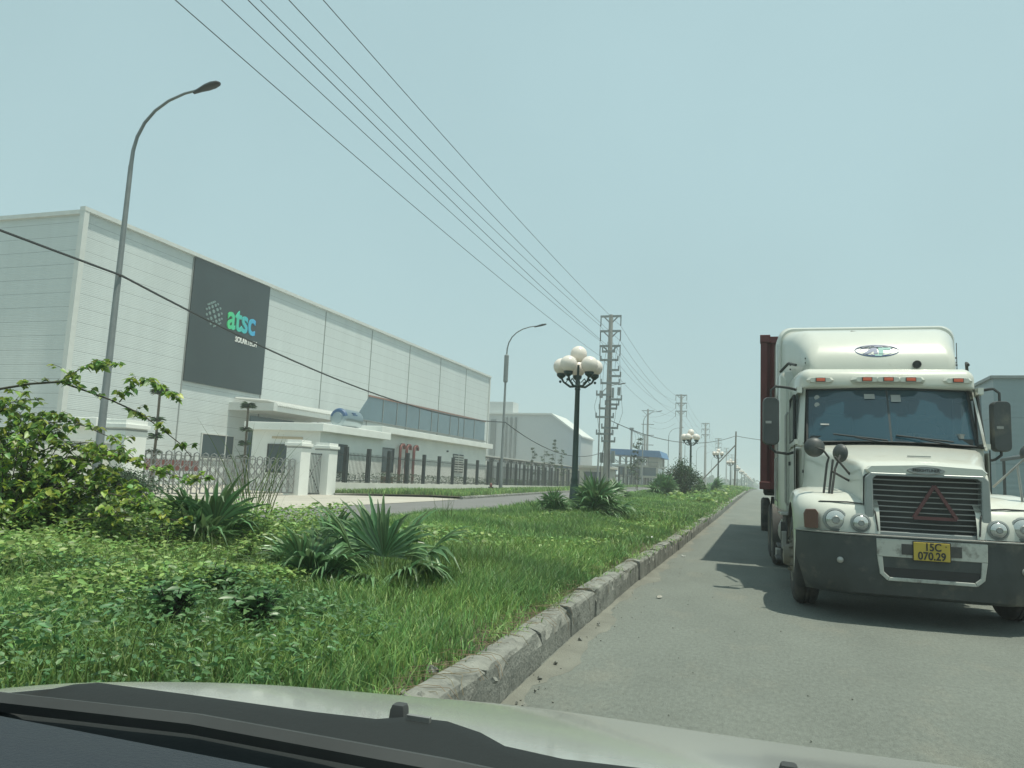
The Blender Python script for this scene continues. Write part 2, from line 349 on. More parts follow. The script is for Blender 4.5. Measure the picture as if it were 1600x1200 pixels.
def area(n, x0, x1, y0, y1, p=1.):
    return RNG.uniform(x0, x1, n), y0+(y1-y0)*RNG.uniform(0, 1, n)**p
# grass over the median
X = []; Y = []; Hh = []; W = []
for (n, y0, y1, h, wd) in ((150000, 1.2, 8, .15, .0085), (110000, 8, 17, .17, .015), (60000, 17, 36, .2, .034), (30000, 36, 90, .24, .06), (16000, 90, 400, .3, .16)):
    x, y = area(n, -6.95, -1.5, y0, y1); k = pnoise(x, y, 1.6, 1); kk = pnoise(x, y, 6, 2)
    edge = np.clip((-1.66+np.interp(y, [0,4,6.3,10,22,60], [.15,.13,.05,-.02,-.04,-.04])-x)/.3, 0, 1); keep = RNG.uniform(0,1,n) < np.clip(.7+k*.8+kk*.5, .12, 1)*(.05+.95*edge)
    x, y, k, edge = x[keep], y[keep], k[keep], edge[keep]; X.append(x); Y.append(y)
    far = np.clip((-3.2-x)/2, 0, 1); Hh.append(h*(.55+.55*RNG.uniform(0,1,len(x))+.5*np.clip(k, 0, 1)+.45*far)*(.45+.55*edge)); W.append(np.full(len(x), wd))
X, Y, Hh, W = map(np.concatenate, (X, Y, Hh, W))
sel = pnoise(X, Y, 2.2, 5)+RNG.normal(0, .25, len(X)) > .12
g = blades('grass', X[~sel], Y[~sel], mz(X[~sel], Y[~sel])-.01, Hh[~sel], W[~sel], .8, 'grass'); tag(g, 'bright green grass growing over the median', 'grass', kind='stuff')
g = blades('grass', X[sel], Y[sel], mz(X[sel], Y[sel])-.01, Hh[sel]*1.12, W[sel], .7, 'grass_dark'); tag(g, 'deeper green grass patches over the median', 'grass', kind='stuff')
x, y = area(26000, -20.9, -13.55, 34, 120, 1.4); g = blades('grass', x, y, gz(x,y)+.1, .1+.2*RNG.uniform(0,1,len(x))+.12*np.clip(pnoise(x,y,.8,3),0,1), np.full(len(x), .05), .6, 'grass'); tag(g, 'green grass on the verge before the white fence', 'grass', kind='stuff')
x, y = area(5000, -20, -13.55, 6, 17.4); g = blades('grass', x, y, gz(x,y)+.1, .1+.2*RNG.uniform(0,1,len(x)), np.full(len(x), .03), .6, 'grass'); tag(g, 'grass on the verge left of the gate apron', 'grass', kind='stuff')
x, y = area(2600, -1.78, -1.6, 3, 40, 1.5); kk = pnoise(x, y, 5, 2) > .1; x = x[kk]+.06; y = y[kk]; g = blades('grass', x, y, gz(x,y)+.2, .09+.06*RNG.uniform(0,1,len(x)), np.interp(y,[3,40],[.006,.03]), 1.6, 'grass'); tag(g, 'grass spilling over the top of the kerb', 'grass', kind='stuff')
# dry runners creeping over the kerb
mb = MB()
for i in range(240):
    y = 2.6+random.random()**1.5*16; x = -1.72+random.gauss(0, .06); z = float(mz(np.array([x]), np.array([y]))[0])+.03; P = [(x,y,z)]
    a = random.uniform(-.8, .8) if random.random() < .6 else random.uniform(0, 6.28); ln = random.uniform(.03, .075)
    for k in range(4):
        a += random.uniform(-.6,.6); x += math.cos(a)*ln; y += math.sin(a)*ln; top = .262+float(gz(-2, y))
        z = top+random.uniform(0,.015) if x < -1.5 else max(.03, z-.05)
        P.append((min(x, -1.47)+kx(y), y, z))
    mb.tube(P, .0016, 3, False)
tag(mb.build('dry_runners', 'runner'), 'dry brown grass runners creeping over the kerb', 'dry grass', kind='stuff')
# low leafy ground cover
def cover(name, n, x0, x1, y0, y1, m, hmax, L, label, dens_seed, thr=-.1, p=1., wr=.55, zf=mz):
    x, y = area(n, x0, x1, y0, y1, p); k = pnoise(x, y, 1.5, dens_seed); ok = k > thr; x, y, k = x[ok], y[ok], k[ok]
    hh = hmax*np.clip(.35+1.0*(k-thr), 0, 1)*RNG.uniform(.15, 1, len(x))**.7; a = RNG.uniform(0, 6.28, len(x))
    D = np.stack([np.cos(a), np.sin(a), RNG.uniform(-.2, .8, len(x))], 1)
    o = leaves(name, np.stack([x, y, zf(x,y)+hh], 1), D, L*RNG.uniform(.6, 1.2, len(x)), m, wr=wr); tag(o, label, 'weeds', kind='stuff')
cover('ground_cover', 24000, -7.0, -4.3, 3.2, 7.6, 'weed', .55, .055, 'mid green leafy weeds covering the near left of the median', 4, -.35)
cover('ground_cover', 9000, -4.6, -3.2, 2.4, 5.6, 'weed', .34, .05, 'leafy weeds spreading before the fan palms', 6, -.1)
cover('ground_cover', 13000, -6.9, -2.0, 1.5, 4.4, 'weed_dark', .36, .055, 'dark green weeds just beyond the car bonnet', 8, 0, wr=.38)
cover('ground_cover', 9000, -6.9, -2.4, 1.6, 4.8, 'weed', .42, .05, 'pale green weeds mixed low at the left above the bonnet', 15, .02, wr=.42)
x, y = area(9000, -6.9, -2.3, 1.8, 7.5); kk = pnoise(x, y, 1.9, 17) > -.05; x, y = x[kk], y[kk]; g = blades('grass', x, y, mz(x,y), RNG.uniform(.18,.42,len(x)), np.full(len(x), .0055), .7, 'reed'); tag(g, 'taller thin grass stalks among the near weeds', 'grass', kind='stuff')
cover('ground_cover', 14000, -6.9, -2.2, 8, 34, 'weed', .24, .07, 'clover like weeds scattered through the median grass', 9, .0, 1.5, .8)
cover('ground_cover', 6000, -6.9, -2.0, 34, 150, 'weed', .45, .25, 'taller weeds along the far median', 10, .05, 1.5, .8)
cover('ground_cover', 4000, -20.4, -14, 34, 95, 'weed', .3, .12, 'weeds growing on the verge', 12, .1, 1.4, .8, lambda x, y: gz(x,y)+.1)
cover('ground_cover', 9000, -22.6, -21.6, 35.5, 105, 'shrub', .85, .12, 'dark low planting behind the picket fence', 13, -.9, 1.3, .6, lambda x, y: gz(x,y)+.35)

def crown(name, c, r, n, L, m, parent, holes=.2, seed=0, clumps=14):
    rg = np.random.default_rng(seed); cc = rg.normal(0, .45, (clumps,3)); cc /= np.maximum(1, np.linalg.norm(cc, axis=1)[:,None]); k = rg.integers(0, clumps, n)
    p = cc[k]*np.array(r)*.85+rg.normal(0, .2, (n,3))*np.array(r)+np.array(c)
    D = p-np.array(c); D[:,2] += .2*r[2]; D += rg.normal(0, .4*max(r), (n,3))
    return leaves(name, p, D, L*rg.uniform(.6, 1.2, n), m, parent)
def weed_plant(x, y, h, n, L, m, label, seed):
    z = float(mz(np.array([x]), np.array([y]))[0]); t = thing('weed_plant', label, 'weed', (x, y, z), group='broad leaved weeds on the median')
    rs = random.Random(seed); st = MB(); P = []; D = []
    for i in range(n):
        a = rs.uniform(0, 6.28); r_ = rs.uniform(.1, .5)*h; hh = h*rs.uniform(.6, 1)
        tip = Vector((math.cos(a)*r_, math.sin(a)*r_, hh)); mid = Vector((tip.x*.3, tip.y*.3, hh*.55)); st.tube([(0,0,0), mid, tip], .003, 4, False)
        for k in range(9):
            q = mid.lerp(tip, k/8) if k > 2 else Vector((0,0,0)).lerp(mid, .5+k*.16)
            b = rs.uniform(0, 6.28); P.append(tuple(q)); D.append((math.cos(b), math.sin(b), rs.uniform(.1,.7)))
    st.build('stem', 'twig', t); leaves('foliage', np.array(P), np.array(D), L, m, t, wr=.42, droop=.3); return t
for i, (x, y, h, n, L, m, lb) in enumerate([(-2.62, 3.62, .3, 34, .085, 'weed_dark', 'dark broad leaved weed nearest the broken kerb, above the washer nozzle'),
      (-2.95, 3.35, .3, 26, .08, 'weed_dark', 'dark broad leaved weed left of the one by the broken kerb'),
      (-3.3, 4.15, .28, 22, .075, 'weed_dark', 'small weed between the fan palm and the bonnet'),
      (-4.75, 3.5, .34, 24, .08, 'weed', 'light green weed low at the left above the bonnet'),
      (-3.9, 5.2, .3, 26, .07, 'weed', 'yellow green weed just left of the near fan palm'),
      (-5.0, 5.5, .38, 26, .07, 'weed', 'yellow green weed right of the arching bush')]):
    weed_plant(x, y, h, n, L, m, lb, 20+i)

def fan_palm(name, label, x, y, z, fr, seed, m='palm', sc=1.):
    t = thing(name, label, 'palm', (x, y, z)); t['group'] = 'low fan palms planted on the median'; rs = random.Random(seed)
    for (az, el, pl, ll) in fr:
        mb = MB(); az = R(az); el = R(el); d = Vector((math.cos(az)*math.cos(el), math.sin(az)*math.cos(el), math.sin(el))); s = Vector((-math.sin(az), math.cos(az), 0)); n = d.cross(s)*-1
        if n.z < 0: n = -n
        tip = d*pl*sc; tip.z -= .04; mb.tube([(0,0,0), d*pl*.5*sc+Vector((0,0,.02)), tip], [.012*sc, .009*sc, .006*sc], 5)
        K = 26
        for k in range(K):
            if rs.random() < .1: continue
            a = (k/(K-1)-.5)*2*R(rs.uniform(74, 84)); L = ll*sc*(1-.28*abs(a)/1.4)*rs.uniform(.85, 1.08); dd = (d*math.cos(a)+s*math.sin(a)+n*.1*math.cos(a*2)).normalized(); si = dd.cross(n).normalized()
            rowL = []; W0 = .025*sc; dr = rs.choice([rs.uniform(.08,.3), rs.uniform(.2,.6)])
            V = []
            for q in range(6):
                u = q/5; p = tip+dd*L*u*(1-.08*u)+n*(.03*math.sin(u*3))-Vector((0,0,1))*L*dr*u**2.6; ww = W0*(.45+1.5*u if u < .4 else 1.05*(1-u)/.6+.06)
                V += [p+si*ww+n*ww*.45, p, p-si*ww+n*ww*.45]
            mb.add(V, [(3*q+c, 3*q+c+1, 3*q+c+4, 3*q+c+3) for q in range(5) for c in (0,1)])
        mb.build('frond', m if el > 0 else 'palm_dry', t, fix=False)
    return t
def frset(seed, n, sc=1):
    rs = random.Random(seed); return [(rs.uniform(0,360), rs.choice([20,35,50,65,78])+rs.uniform(-8,8), rs.uniform(.25,.5), rs.uniform(.5,.72)) for _ in range(n)]+[(rs.uniform(200,340), -5, .3, .45)]
MZ = lambda x, y: float(mz(np.array([x]), np.array([y]))[0])
fan_palm('fan_palm', 'large fan palm with tall upright fan, right of the near pair', -2.98, 5.75, MZ(-2.98,5.75)-.03, [(100,84,.3,.78),(20,38,.5,.72),(200,50,.45,.72),(-30,22,.45,.6),(-80,15,.35,.6),(-120,22,.4,.55),(150,60,.4,.7),(50,60,.35,.7),(-10,5,.4,.55),(-150,15,.35,.5),(-70,-6,.3,.45),(30,-5,.3,.45)], 1, sc=.92)
fan_palm('fan_palm', 'lower fan palm on the left of the near pair, fans drooping to the car', -3.4, 5.35, MZ(-3.4,5.35)-.04, [(-60,42,.3,.66),(-100,60,.3,.62),(-20,35,.4,.6),(180,45,.35,.55),(130,60,.3,.6),(-140,25,.35,.6),(-45,10,.35,.55),(-110,-4,.25,.4)], 2, sc=.82)
fan_palm('fan_palm', 'small fan palm tucked behind the near pair', -3.75, 6.2, MZ(-3.75,6.2), frset(31, 8), 9, sc=.75)
fan_palm('fan_palm', 'fan palm with tall grass behind the leafy weeds, left of the near pair', -5.25, 6.3, MZ(-5.25,6.3)-.08, frset(3, 7)+[(0,45,.4,.7),(-60,50,.3,.7),(180,30,.45,.65),(-30,60,.5,.8),(-100,65,.45,.8)], 3, sc=1.0)
fan_palm('fan_palm', 'dense fan palm at the foot of the nearest globe lamp post', -3.65, 17.4, MZ(-3.65,17.4), frset(4, 18)+[(-80,70,.4,.8),(-80,40,.4,.75)], 4, sc=1.2)
fan_palm('fan_palm', 'second fan palm beside the nearest globe lamp post, leaning left', -4.45, 16.7, MZ(-4.45,16.7), frset(14, 14), 5, sc=.85)
fan_palm('fan_palm', 'fan palm before the round dark shrub farther along the median', -4.6, 38, MZ(-4.6,38), frset(6, 14), 6, sc=1.6)
fan_palm('fan_palm', 'far fan palm just right of the round dark shrub', -3.0, 50, MZ(-3,50), frset(7, 12), 7, sc=1.8)
fan_palm('fan_palm', 'fan palm before the concrete utility pole, midway along the median', -5.7, 31, MZ(-5.7,31), frset(8, 12), 8, sc=1.3)
# tall reeds
def reed(x, y, n, h, label, seed, wd=.014):
    rs = random.Random(seed); z = MZ(x,y); t = thing('tall_grass', label, 'tall grass', (x,y,z)); t['group'] = 'tall grass clumps on the median'; mb = MB()
    for i in range(n):
        a = rs.uniform(0,6.28); r_ = rs.uniform(.05,.4)*h; hh = h*rs.uniform(.5,1); b = rs.uniform(0,3.14); sx, sy = math.cos(b)*wd/2, math.sin(b)*wd/2; x0, y0 = rs.gauss(0,.09), rs.gauss(0,.09); V = []
        bend = rs.uniform(0,.35)
        for q in range(7):
            u = q/6; zz = hh*(u-bend*max(0,u-.5)**2*2.4); px = x0+math.cos(a)*r_*u**1.8; py = y0+math.sin(a)*r_*u**1.8; ww = (1-u**2)*1.+.05; V += [(px-sx*ww,py-sy*ww,zz),(px+sx*ww,py+sy*ww,zz)]
        mb.add(V, [(2*q,2*q+1,2*q+3,2*q+2) for q in range(6)])
    mb.build('blades', 'reed', t, fix=False)
reed(-5.5, 7.3, 46, 1.55, 'tall reedy grass clump rising before the sliding gate', 1)
reed(-5.05, 6.6, 34, .7, 'short arching grass clump beside the reedy one', 2, .01)
reed(-6.3, 6.9, 26, .8, 'grass clump behind the arching bush', 3)
reed(-3.5, 4.7, 26, .36, 'thin grass tuft among the yellow green weeds', 4, .006)
reed(-2.7, 5.6, 30, .35, 'grass tuft under the right side of the tall fan palm', 5, .008)
reed(-4.9, 11.5, 20, .75, 'lone tall grass tuft on the far edge of the median', 6, .008)
# arching bush, left
B = thing('arching_bush', 'sprawling bush of yellow green heart shaped leaves, arching from the left edge', 'bush', (0,0,0))
br = [[(-7.45,5.2,1.67),(-6.91,5.28,1.88),(-6.64,5.36,1.94),(-6.35,5.43,1.97),(-6.13,5.51,1.9),(-5.88,5.59,1.82),(-5.58,5.67,1.7),(-5.41,5.74,1.58),(-5.23,5.82,1.44),(-5.14,5.9,1.31)],
      [(-6.31,5.4,1.97),(-6.16,5.47,2.1),(-6.0,5.53,2.15),(-5.87,5.6,2.16)],
      [(-5.78,5.6,1.8),(-5.73,5.68,1.96),(-5.57,5.75,2.03),(-5.44,5.82,1.94),(-5.35,5.9,1.86)],
      [(-6.3,5.2,1.0),(-6.11,5.3,1.22),(-5.78,5.4,1.29),(-5.6,5.5,1.28),(-5.29,5.6,1.18),(-5.01,5.7,1.11),(-4.85,5.8,1.12)],
      [(-6.9,5.3,1.2),(-6.5,5.3,1.55),(-6.1,5.4,1.6),(-5.7,5.5,1.45),(-5.4,5.6,1.2)], [(-6.7,5.2,1.1),(-6.2,5.3,1.35),(-5.8,5.3,1.4),(-5.45,5.4,1.3)], [(-7.2,5.3,1.4),(-6.8,5.3,1.75),(-6.5,5.35,1.8)],
      [(-6.1,5.1,.85),(-5.74,5.2,1.01),(-5.36,5.33,.94),(-5.12,5.47,.81),(-4.98,5.6,.73)]]
base = Vector((-6.55, 5.2, .3)); rs = random.Random(5); lv = []; ld = []
for p in ([base, (-6.6,5.2,1.0), (-7.0,5.2,1.5), (-7.45,5.2,1.67)], [base, (-6.45,5.2,.7), (-6.3,5.2,1.0)], [base, (-6.3,5.15,.6), (-6.1,5.1,.85)]):
    MBs = MB(); MBs.tube(p, .014, 6); MBs.build('branch', 'twig', B)
def leafed(P, r_, dens, spread, lf=True):
    mb = MB(); P = [Vector(p) for p in P]; mb.tube(P, [r_*(1-.7*i/(len(P)-1)) for i in range(len(P))], 6)
    for i in range(len(P)-1):
        for k in range(dens):
            q = P[i].lerp(P[i+1], rs.random()); a = rs.uniform(0,6.28); tw = Vector((math.cos(a)*rs.uniform(.3,1), math.sin(a)*rs.uniform(.3,1), rs.uniform(-.3,.6)))*spread*rs.uniform(.2,1)
            mb.tube([q, q+tw*.55+Vector((0,0,.02)), q+tw], .0025, 3, False)
            for j in range(5):
                b = rs.uniform(0,6.28); lv.append(tuple(q+tw*rs.uniform(.5,1.05))); ld.append((math.cos(b), math.sin(b), rs.uniform(-.7,.35)))
    return mb.build('branch', 'twig', B)
leafed(br[0], .013, 3, .2); leafed(br[1], .006, 7, .2); leafed(br[2], .006, 7, .19); leafed(br[3], .01, 9, .18); leafed(br[4], .008, 8, .2); leafed(br[5], .007, 8, .2); leafed(br[6], .007, 10, .2); leafed(br[7], .009, 10, .18)
for i in range(110):
    a = rs.choice([rs.uniform(-1.2,1.6), rs.uniform(0,6.28)]); e = rs.uniform(.3,1.4); L = rs.uniform(.7,1.9); d = Vector((math.cos(a)*math.cos(e), math.sin(a)*math.cos(e)*.6, math.sin(e)))
    P = [base+d*L*u*Vector((1,1,1)).x-Vector((0,0,.35*u*u*(L-.3))) for u in (0,.3,.6,.85,1)]; P = [Vector((p.x, p.y, max(.35, p.z))) for p in P]; leafed(P, .007, 5, .24)
for i in range(16):
    x0 = rs.uniform(-7.6,-6.2); leafed([(x0,5.1,.6),(x0+rs.uniform(-.1,.1),5.15,1.1),(x0+rs.uniform(-.2,.3),5.25,rs.uniform(1.3,1.75)),(x0+rs.uniform(0,.5),5.3,rs.uniform(1.2,1.8))], .006, 10, .22)
for i in range(22):   # lower right skirt and lower left
    s = Vector((rs.uniform(-6.9,-5.2), rs.uniform(4.9,5.7), rs.uniform(.45,1.1))); leafed([s, s+Vector((rs.uniform(-.1,.3),rs.uniform(-.2,.2),rs.uniform(-.1,.2))), s+Vector((rs.uniform(0,.5),rs.uniform(-.3,.3),rs.uniform(-.3,.2)))], .004, 7, .17)
lv = np.array(lv); ld = np.array(ld)
for k, mm in ((0,'vine'),(1,'vine_green')): leaves('foliage', lv[k::2], ld[k::2], RNG.uniform(.04,.08,len(lv[k::2])), mm, B, wr=.8, heart=.35, droop=.3)
# round dark shrub far along the median
t = thing('round_shrub', 'round dark green shrub under the second globe lamp post', 'shrub', (-4.25,44.5,MZ(-4.25,44.5)))
mb = MB(); [mb.tube([(0,0,0),(math.cos(a)*.3,math.sin(a)*.3,.8),(math.cos(a)*.7,math.sin(a)*.7,1.5)], [.04,.03,.01], 5) for a in (0,1.2,2.5,3.8,5)]; mb.build('trunk', 'bark', t)
crown('crown', (0,0,1.05), (.95,.9,1.0), 5200, .11, 'shrub', t, seed=3, clumps=30)
def sapling(x, y, z, h, label, seed, n=260, L=.12):
    rs = random.Random(seed); t = thing('sapling', label, 'young tree', (x,y,z)); t['group'] = 'young trees around the factory yard'; mb = MB(); mb.tube([(0,0,0),(.03,0,h*.5),(0,.02,h*.95)], [.035,.025,.012], 6); P = []; D = []
    for k in range(9):
        zz = h*(.35+.62*k/8); a = rs.uniform(0,6.28); r_ = .28*h*(1.1-k/9)*rs.uniform(.5,1.1); q = Vector((math.cos(a)*r_, math.sin(a)*r_, zz+.15*r_)); mb.tube([(0,0,zz-.1), q], .01, 4, False)
        for j in range(n//9): b = rs.uniform(0,6.28); P.append((q.x*rs.uniform(.3,1.1)+rs.gauss(0,.07), q.y*rs.uniform(.3,1.1)+rs.gauss(0,.07), q.z+rs.gauss(0,.07))); D.append((math.cos(b), math.sin(b), rs.uniform(-.3,.4)))
    mb.build('trunk', 'bark', t); leaves('crown', np.array(P), np.array(D), L, 'shrub', t)
def tuft_tree(x, y, z, h, label, seed):
    rs = random.Random(seed); t = thing('tufted_sapling', label, 'young tree', (x,y,z)); t['group'] = 'thin tufted trees behind the sliding gate'; mb = MB(); mb.tube([(0,0,0),(.04,0,h*.5),(0,0,h)], [.07,.055,.05], 6); P = []; D = []
    for (zz, r_, n) in ((h,.36,240),(h*.72,.2,40),(h*.55,.22,50),(h*.4,.18,30)):
        for j in range(n): b = rs.uniform(0,6.28); P.append((math.cos(b)*r_*.3*rs.random(), math.sin(b)*r_*.3*rs.random(), zz+rs.gauss(0,.05))); D.append((math.cos(b), math.sin(b), rs.uniform(.1,.9)))
    mb.build('trunk', 'bark', t); leaves('crown', np.array(P), np.array(D), .38, 'shrub', t, wr=.28, droop=.4)
tuft_tree(-24, 25.3, 0, 4.2, 'thin tufted tree left of the factory window, behind the sliding gate', 1)
tuft_tree(-24, 31.1, 0, 4.2, 'thin tufted tree just left of the guardhouse', 2)
sapling(-24, 89.7, .2, 6.0, 'tallest young tree before the grey warehouse gable', 3, 520, .22)
sapling(-24, 80, .2, 4.5, 'leftmost young tree above the shelter roof', 4, 300, .2)
sapling(-24, 85, .2, 4.4, 'middle young tree above the shelter roof', 5, 200, .2)
sapling(-19.6, 76, .2, 4.2, 'young tree left of the concrete utility pole', 6, 220, .18)
sapling(-9.6, 62, .4, 4.6, 'sparse young tree left of the round dark shrub', 7, 260, .2)
sapling(-12.2, 78, .5, 3.2, 'small young tree before the blue roofed building', 8, 260, .2)
t = thing('round_hedge', 'clipped dark hedge at the foot of the left gate pillar', 'hedge', (-18.6,18.6,.1)); crown('foliage', (0,0,.45), (1.5,1.0,.5), 4200, .1, 'shrub', t, seed=9, clumps=30)
for i, (x, y, s, lb) in enumerate([(20,62,1.0,'dark tree at the right edge behind the truck fender'), (24,70,1.3,'taller dark tree behind the right mirror')]):
    t = thing('broad_tree', lb, 'tree', (x,y,.6)); t['group'] = 'trees behind the truck'; mb = MB(); mb.tube([(0,0,0),(.1,0,1.5*s),(0,.2,3*s)], [.2,.15,.06], 7); [mb.tube([(0,0,1.2*s),(math.cos(a)*1.2*s,math.sin(a)*1.2*s,2.4*s)], [.09,.03], 5) for a in (0,1.6,3.1,4.6)]; mb.build('trunk', 'bark', t); crown('crown', (0,0,2.3*s), (1.9*s,1.9*s,1.3*s), 4200, .26, 'shrub', t, seed=20+i, clumps=26)
# far woodland at the end of the road and left of it
n = 9000; yy = RNG.uniform(380, 620, n); xx = RNG.uniform(-150, 150, n); hh = (5+3.5*pnoise(xx, yy, .05, 7)+2*pnoise(xx,yy,.2,8))
P = np.stack([xx, yy, 1.1+np.abs(hh)*RNG.uniform(0,1,n)], 1); D = RNG.normal(0,1,(n,3)); keep = ~((np.abs(xx-1.5) < 5) & (yy < 560))
o = leaves('far_woodland', P[keep], D[keep], 2.6, 'shrub', wr=.9); tag(o, 'low hazy woodland at the far end of the road', 'woodland', kind='stuff')
# ---------------------------------------------------------------- factory
WX = -33.0
t = thing('factory', 'long pale clad factory hall with dark sign panel, on the left', 'factory', (WX, 28.5, 0)); WL = 61.2; HT = 13.9
mb = MB(); mb.prism([(-60,0),(0,0),(0,HT),(-30,HT-.2),(-60,HT-.6)], 0, WL, lambda a,b,d: (a,d,b)); mb.build('wall', 'panel', t)
mb = MB(); mb.box((.04,-.04,HT/2),(.3,.3,HT)); mb.box((.04,WL,HT/2),(.24,.24,HT)); mb.box((.04,WL/2,HT+.05),(.34,WL+.4,.22)); mb.box((-15,-.03,HT-.02),(30,.3,.22), ry=.0055); mb.build('trim', 'trim', t)
for y in (7.88, 15.4, 22.8, 30.4, 38.1, 45.7, 53.2): MB().box((.02,y,HT/2),(.05,.07,HT-.3)).build('seam', 'seam', t)
s = MB().box((.05,11.64,10.0),(.16,7.44,7.62)).build('sign_panel', 'sign', t)
sm = frame_mat((.15, 12.6, 10.62), (0,1,0), (0,0,1))
def logo_mat(name, c0, c1, x0, x1):
    m = mat(name, c0, .4); n = m.node_tree.nodes; l = m.node_tree.links; tc = n.new('ShaderNodeTexCoord'); sx = n.new('ShaderNodeSeparateXYZ'); l.new(tc.outputs['Object'], sx.inputs[0])
    mr = n.new('ShaderNodeMapRange'); mr.inputs[1].default_value = x0; mr.inputs[2].default_value = x1; l.new(sx.outputs[1], mr.inputs[0]); mi = n.new('ShaderNodeMix'); mi.data_type = 'RGBA'
    l.new(mr.outputs[0], mi.inputs[0]); mi.inputs[6].default_value = (*c0,1); mi.inputs[7].default_value = (*c1,1); l.new(mi.outputs[2], n['Principled BSDF'].inputs['Base Color']); return m
M['logo'] = logo_mat('sign_lettering_colour', (.05,.55,.2), (.03,.3,.65), 11.3, 14.3)
text('atsc', 2.25, 'logo', s, frame_mat((.15, 12.62, 10.78), (0,1,0), (0,0,1)), 'lettering', .05, .045, sx=.8)
text('SOLARTECH', .5, 'whitemark', s, frame_mat((.15, 13.25, 9.5), (0,1,0), (0,0,1)), 'small_lettering', .03, .004, sx=.8)
mb = MB(); cy, cz = 9.95, 10.7
for la in (-60,-36,-12,12,36,60):
    for lo in range(-70, 80, 28):
        a, b = R(la), R(lo+(14 if la % 24 else 0)); yy = math.cos(a)*math.sin(b); zz = math.sin(a); vis = math.cos(a)*math.cos(b)
        if vis < .12: continue
        y2 = yy*math.cos(.5)-zz*math.sin(.5); z2 = yy*math.sin(.5)+zz*math.cos(.5); r_ = .035+.085*vis
        mb.lathe([(r_, .13), (r_, .18)], (0, cy+y2*.82, cz+z2*.82), 'X', 10)
mb.build('dot_emblem', mat('emblem_dots', (.16,.23,.22), .4), s)
# window strip with slanted near end
mb = MB(); mb.prism([(28.4,5.7),(60.2,5.7),(60.2,8.1),(30.6,7.85)], .0, .06, lambda a,b,d: (d,a,b)); ws = mb.build('window_strip', 'glassblue', t)
mb = MB(); [mb.box((.09,y,6.85),(.05,.09,2.3)) for y in (33.2,36,38.1,41,44,45.7,49,51.5,53.2,56.5)]; mb.box((.09,44.5,5.7),(.08,32,.12)); mb.build('mullion', 'galv', ws)
mb = MB(); mb.prism([(30.4,7.85),(60.3,8.1),(60.3,8.24),(30.4,7.99)], .0, .12, lambda a,b,d: (d,a,b)); mb.build('flashing', mat('rust_flashing', (.2,.09,.06), .6), ws)
# ground floor window, door canopy
w_ = MB().box((.03,11.5,2.4),(.08,3.0,1.5)).build('window', 'glassdark', t)
mb = MB(); mb.box((.06,11.5,3.17),(.1,3.1,.07)); mb.box((.06,11.5,1.63),(.1,3.1,.07)); [mb.box((.06,y,2.4),(.1,.07,1.5)) for y in (10,12.2,13)]; mb.build('frame', 'trim', w_)
cn = MB(); cn.box((1.7,17.2,4.95),(3.4,9.6,.14)); cn.box((3.35,17.2,5.1),(.16,9.8,.5)); cn.box((1.7,12.35,5.1),(3.5,.14,.5)); c_ = cn.build('canopy', 'trim', t)
rb = MB(); [rb.tube([(.1,12.8+.22*i,5.7),(2.6,12.8+.22*i,5.55),(3.2,12.8+.22*i,5.42),(3.5,12.8+.22*i,5.2)], .08, 5) for i in range(42)]; rb.build('corrugated_cover', 'trim', c_)
MB().box((.05,17,2.4),(.12,5,4.6)).build('shutter_door', 'glassblue', t)
MB().box((-2,62,1),(.1,.1,2)).build('downpipe', 'galv', t)

# guardhouses
def flat_house(name, label, x0, x1, y0, y1, h, over=.35):
    t = thing(name, label, 'guardhouse', (x0, y0, 0)); t['group'] = 'flat roofed white huts inside the gate'; a, b = x1-x0, y1-y0
    MB().box((a/2,b/2,(h-.42)/2),(a,b,h-.42)).build('wall', 'plaster', t); MB().box((a/2,b/2,h-.21),(a+2*over,b+2*over,.42)).build('roof_slab', 'plaster', t, bevel=.02); return t
g1 = flat_house('guardhouse', 'white flat roofed guardhouse nearest the gate, water tank on top', -26.1, -21.9, 34.4, 41.3, 3.65)
def win(t, c, d, axis, name='window', bars=0):
    mb = MB().box(c, d); p = mb.build(name, 'glassdark', t); f = MB(); w_ = max(d[0], d[1]); 
    for sgn in (-1,1):
        f.box((c[0], c[1], c[2]+sgn*d[2]/2), (d[0]+.06 if axis == 'y' else d[0]+.05, d[1]+.05 if axis == 'y' else d[1]+.06, .07))
        f.box((c[0]+(sgn*d[0]/2 if axis == 'y' else 0), c[1]+(sgn*d[1]/2 if axis == 'x' else 0), c[2]), (.07 if axis == 'y' else d[0]+.05, .07 if axis == 'x' else d[1]+.05, d[2]))
    for i in range(bars): f.box((c[0]+(-.5+(i+1)/(bars+1))*d[0]*(axis == 'y')+(.02 if axis == 'x' else 0), c[1]+(-.5+(i+1)/(bars+1))*d[1]*(axis == 'x')-(.02 if axis == 'y' else 0), c[2]), (.03,.03,d[2]))
    f.build('frame', 'darkmetal', p); return p
win(g1, (1.75,-.01,1.75),(1.35,.08,1.45),'y', bars=1)
win(g1, (4.21,1.7,1.9),(.08,1.9,1.5),'x', bars=9)
MB().box((2.2,-.02,2.86),(1.9,.05,.12)).build('name_plate', mat('faded_plate', (.5,.42,.3), .7), g1)
g2 = flat_house('pump_house', 'white flat roofed pump house with vent grille, right of the guardhouse', -28, -24.3, 45.2, 66.0, 4.3, .5)
win(g2, (3.71,1.4,2.1),(.08,1.7,1.6),'x')
vp = MB().box((3.71,14.1,2.3),(.08,2.3,1.5)).build('vent_grille', 'darkmetal', g2); mb = MB(); [mb.box((3.78,14.1,1.68+.2*i),(.08,2.2,.1), ry=.5) for i in range(7)]; mb.box((3.77,14.1,2.3),(.06,.1,1.5)); mb.build('louvre', 'trim', vp)
MB().box((3.75,11.7,3.2),(.12,.2,.12)).build('wall_lamp', 'darkmetal', g2)
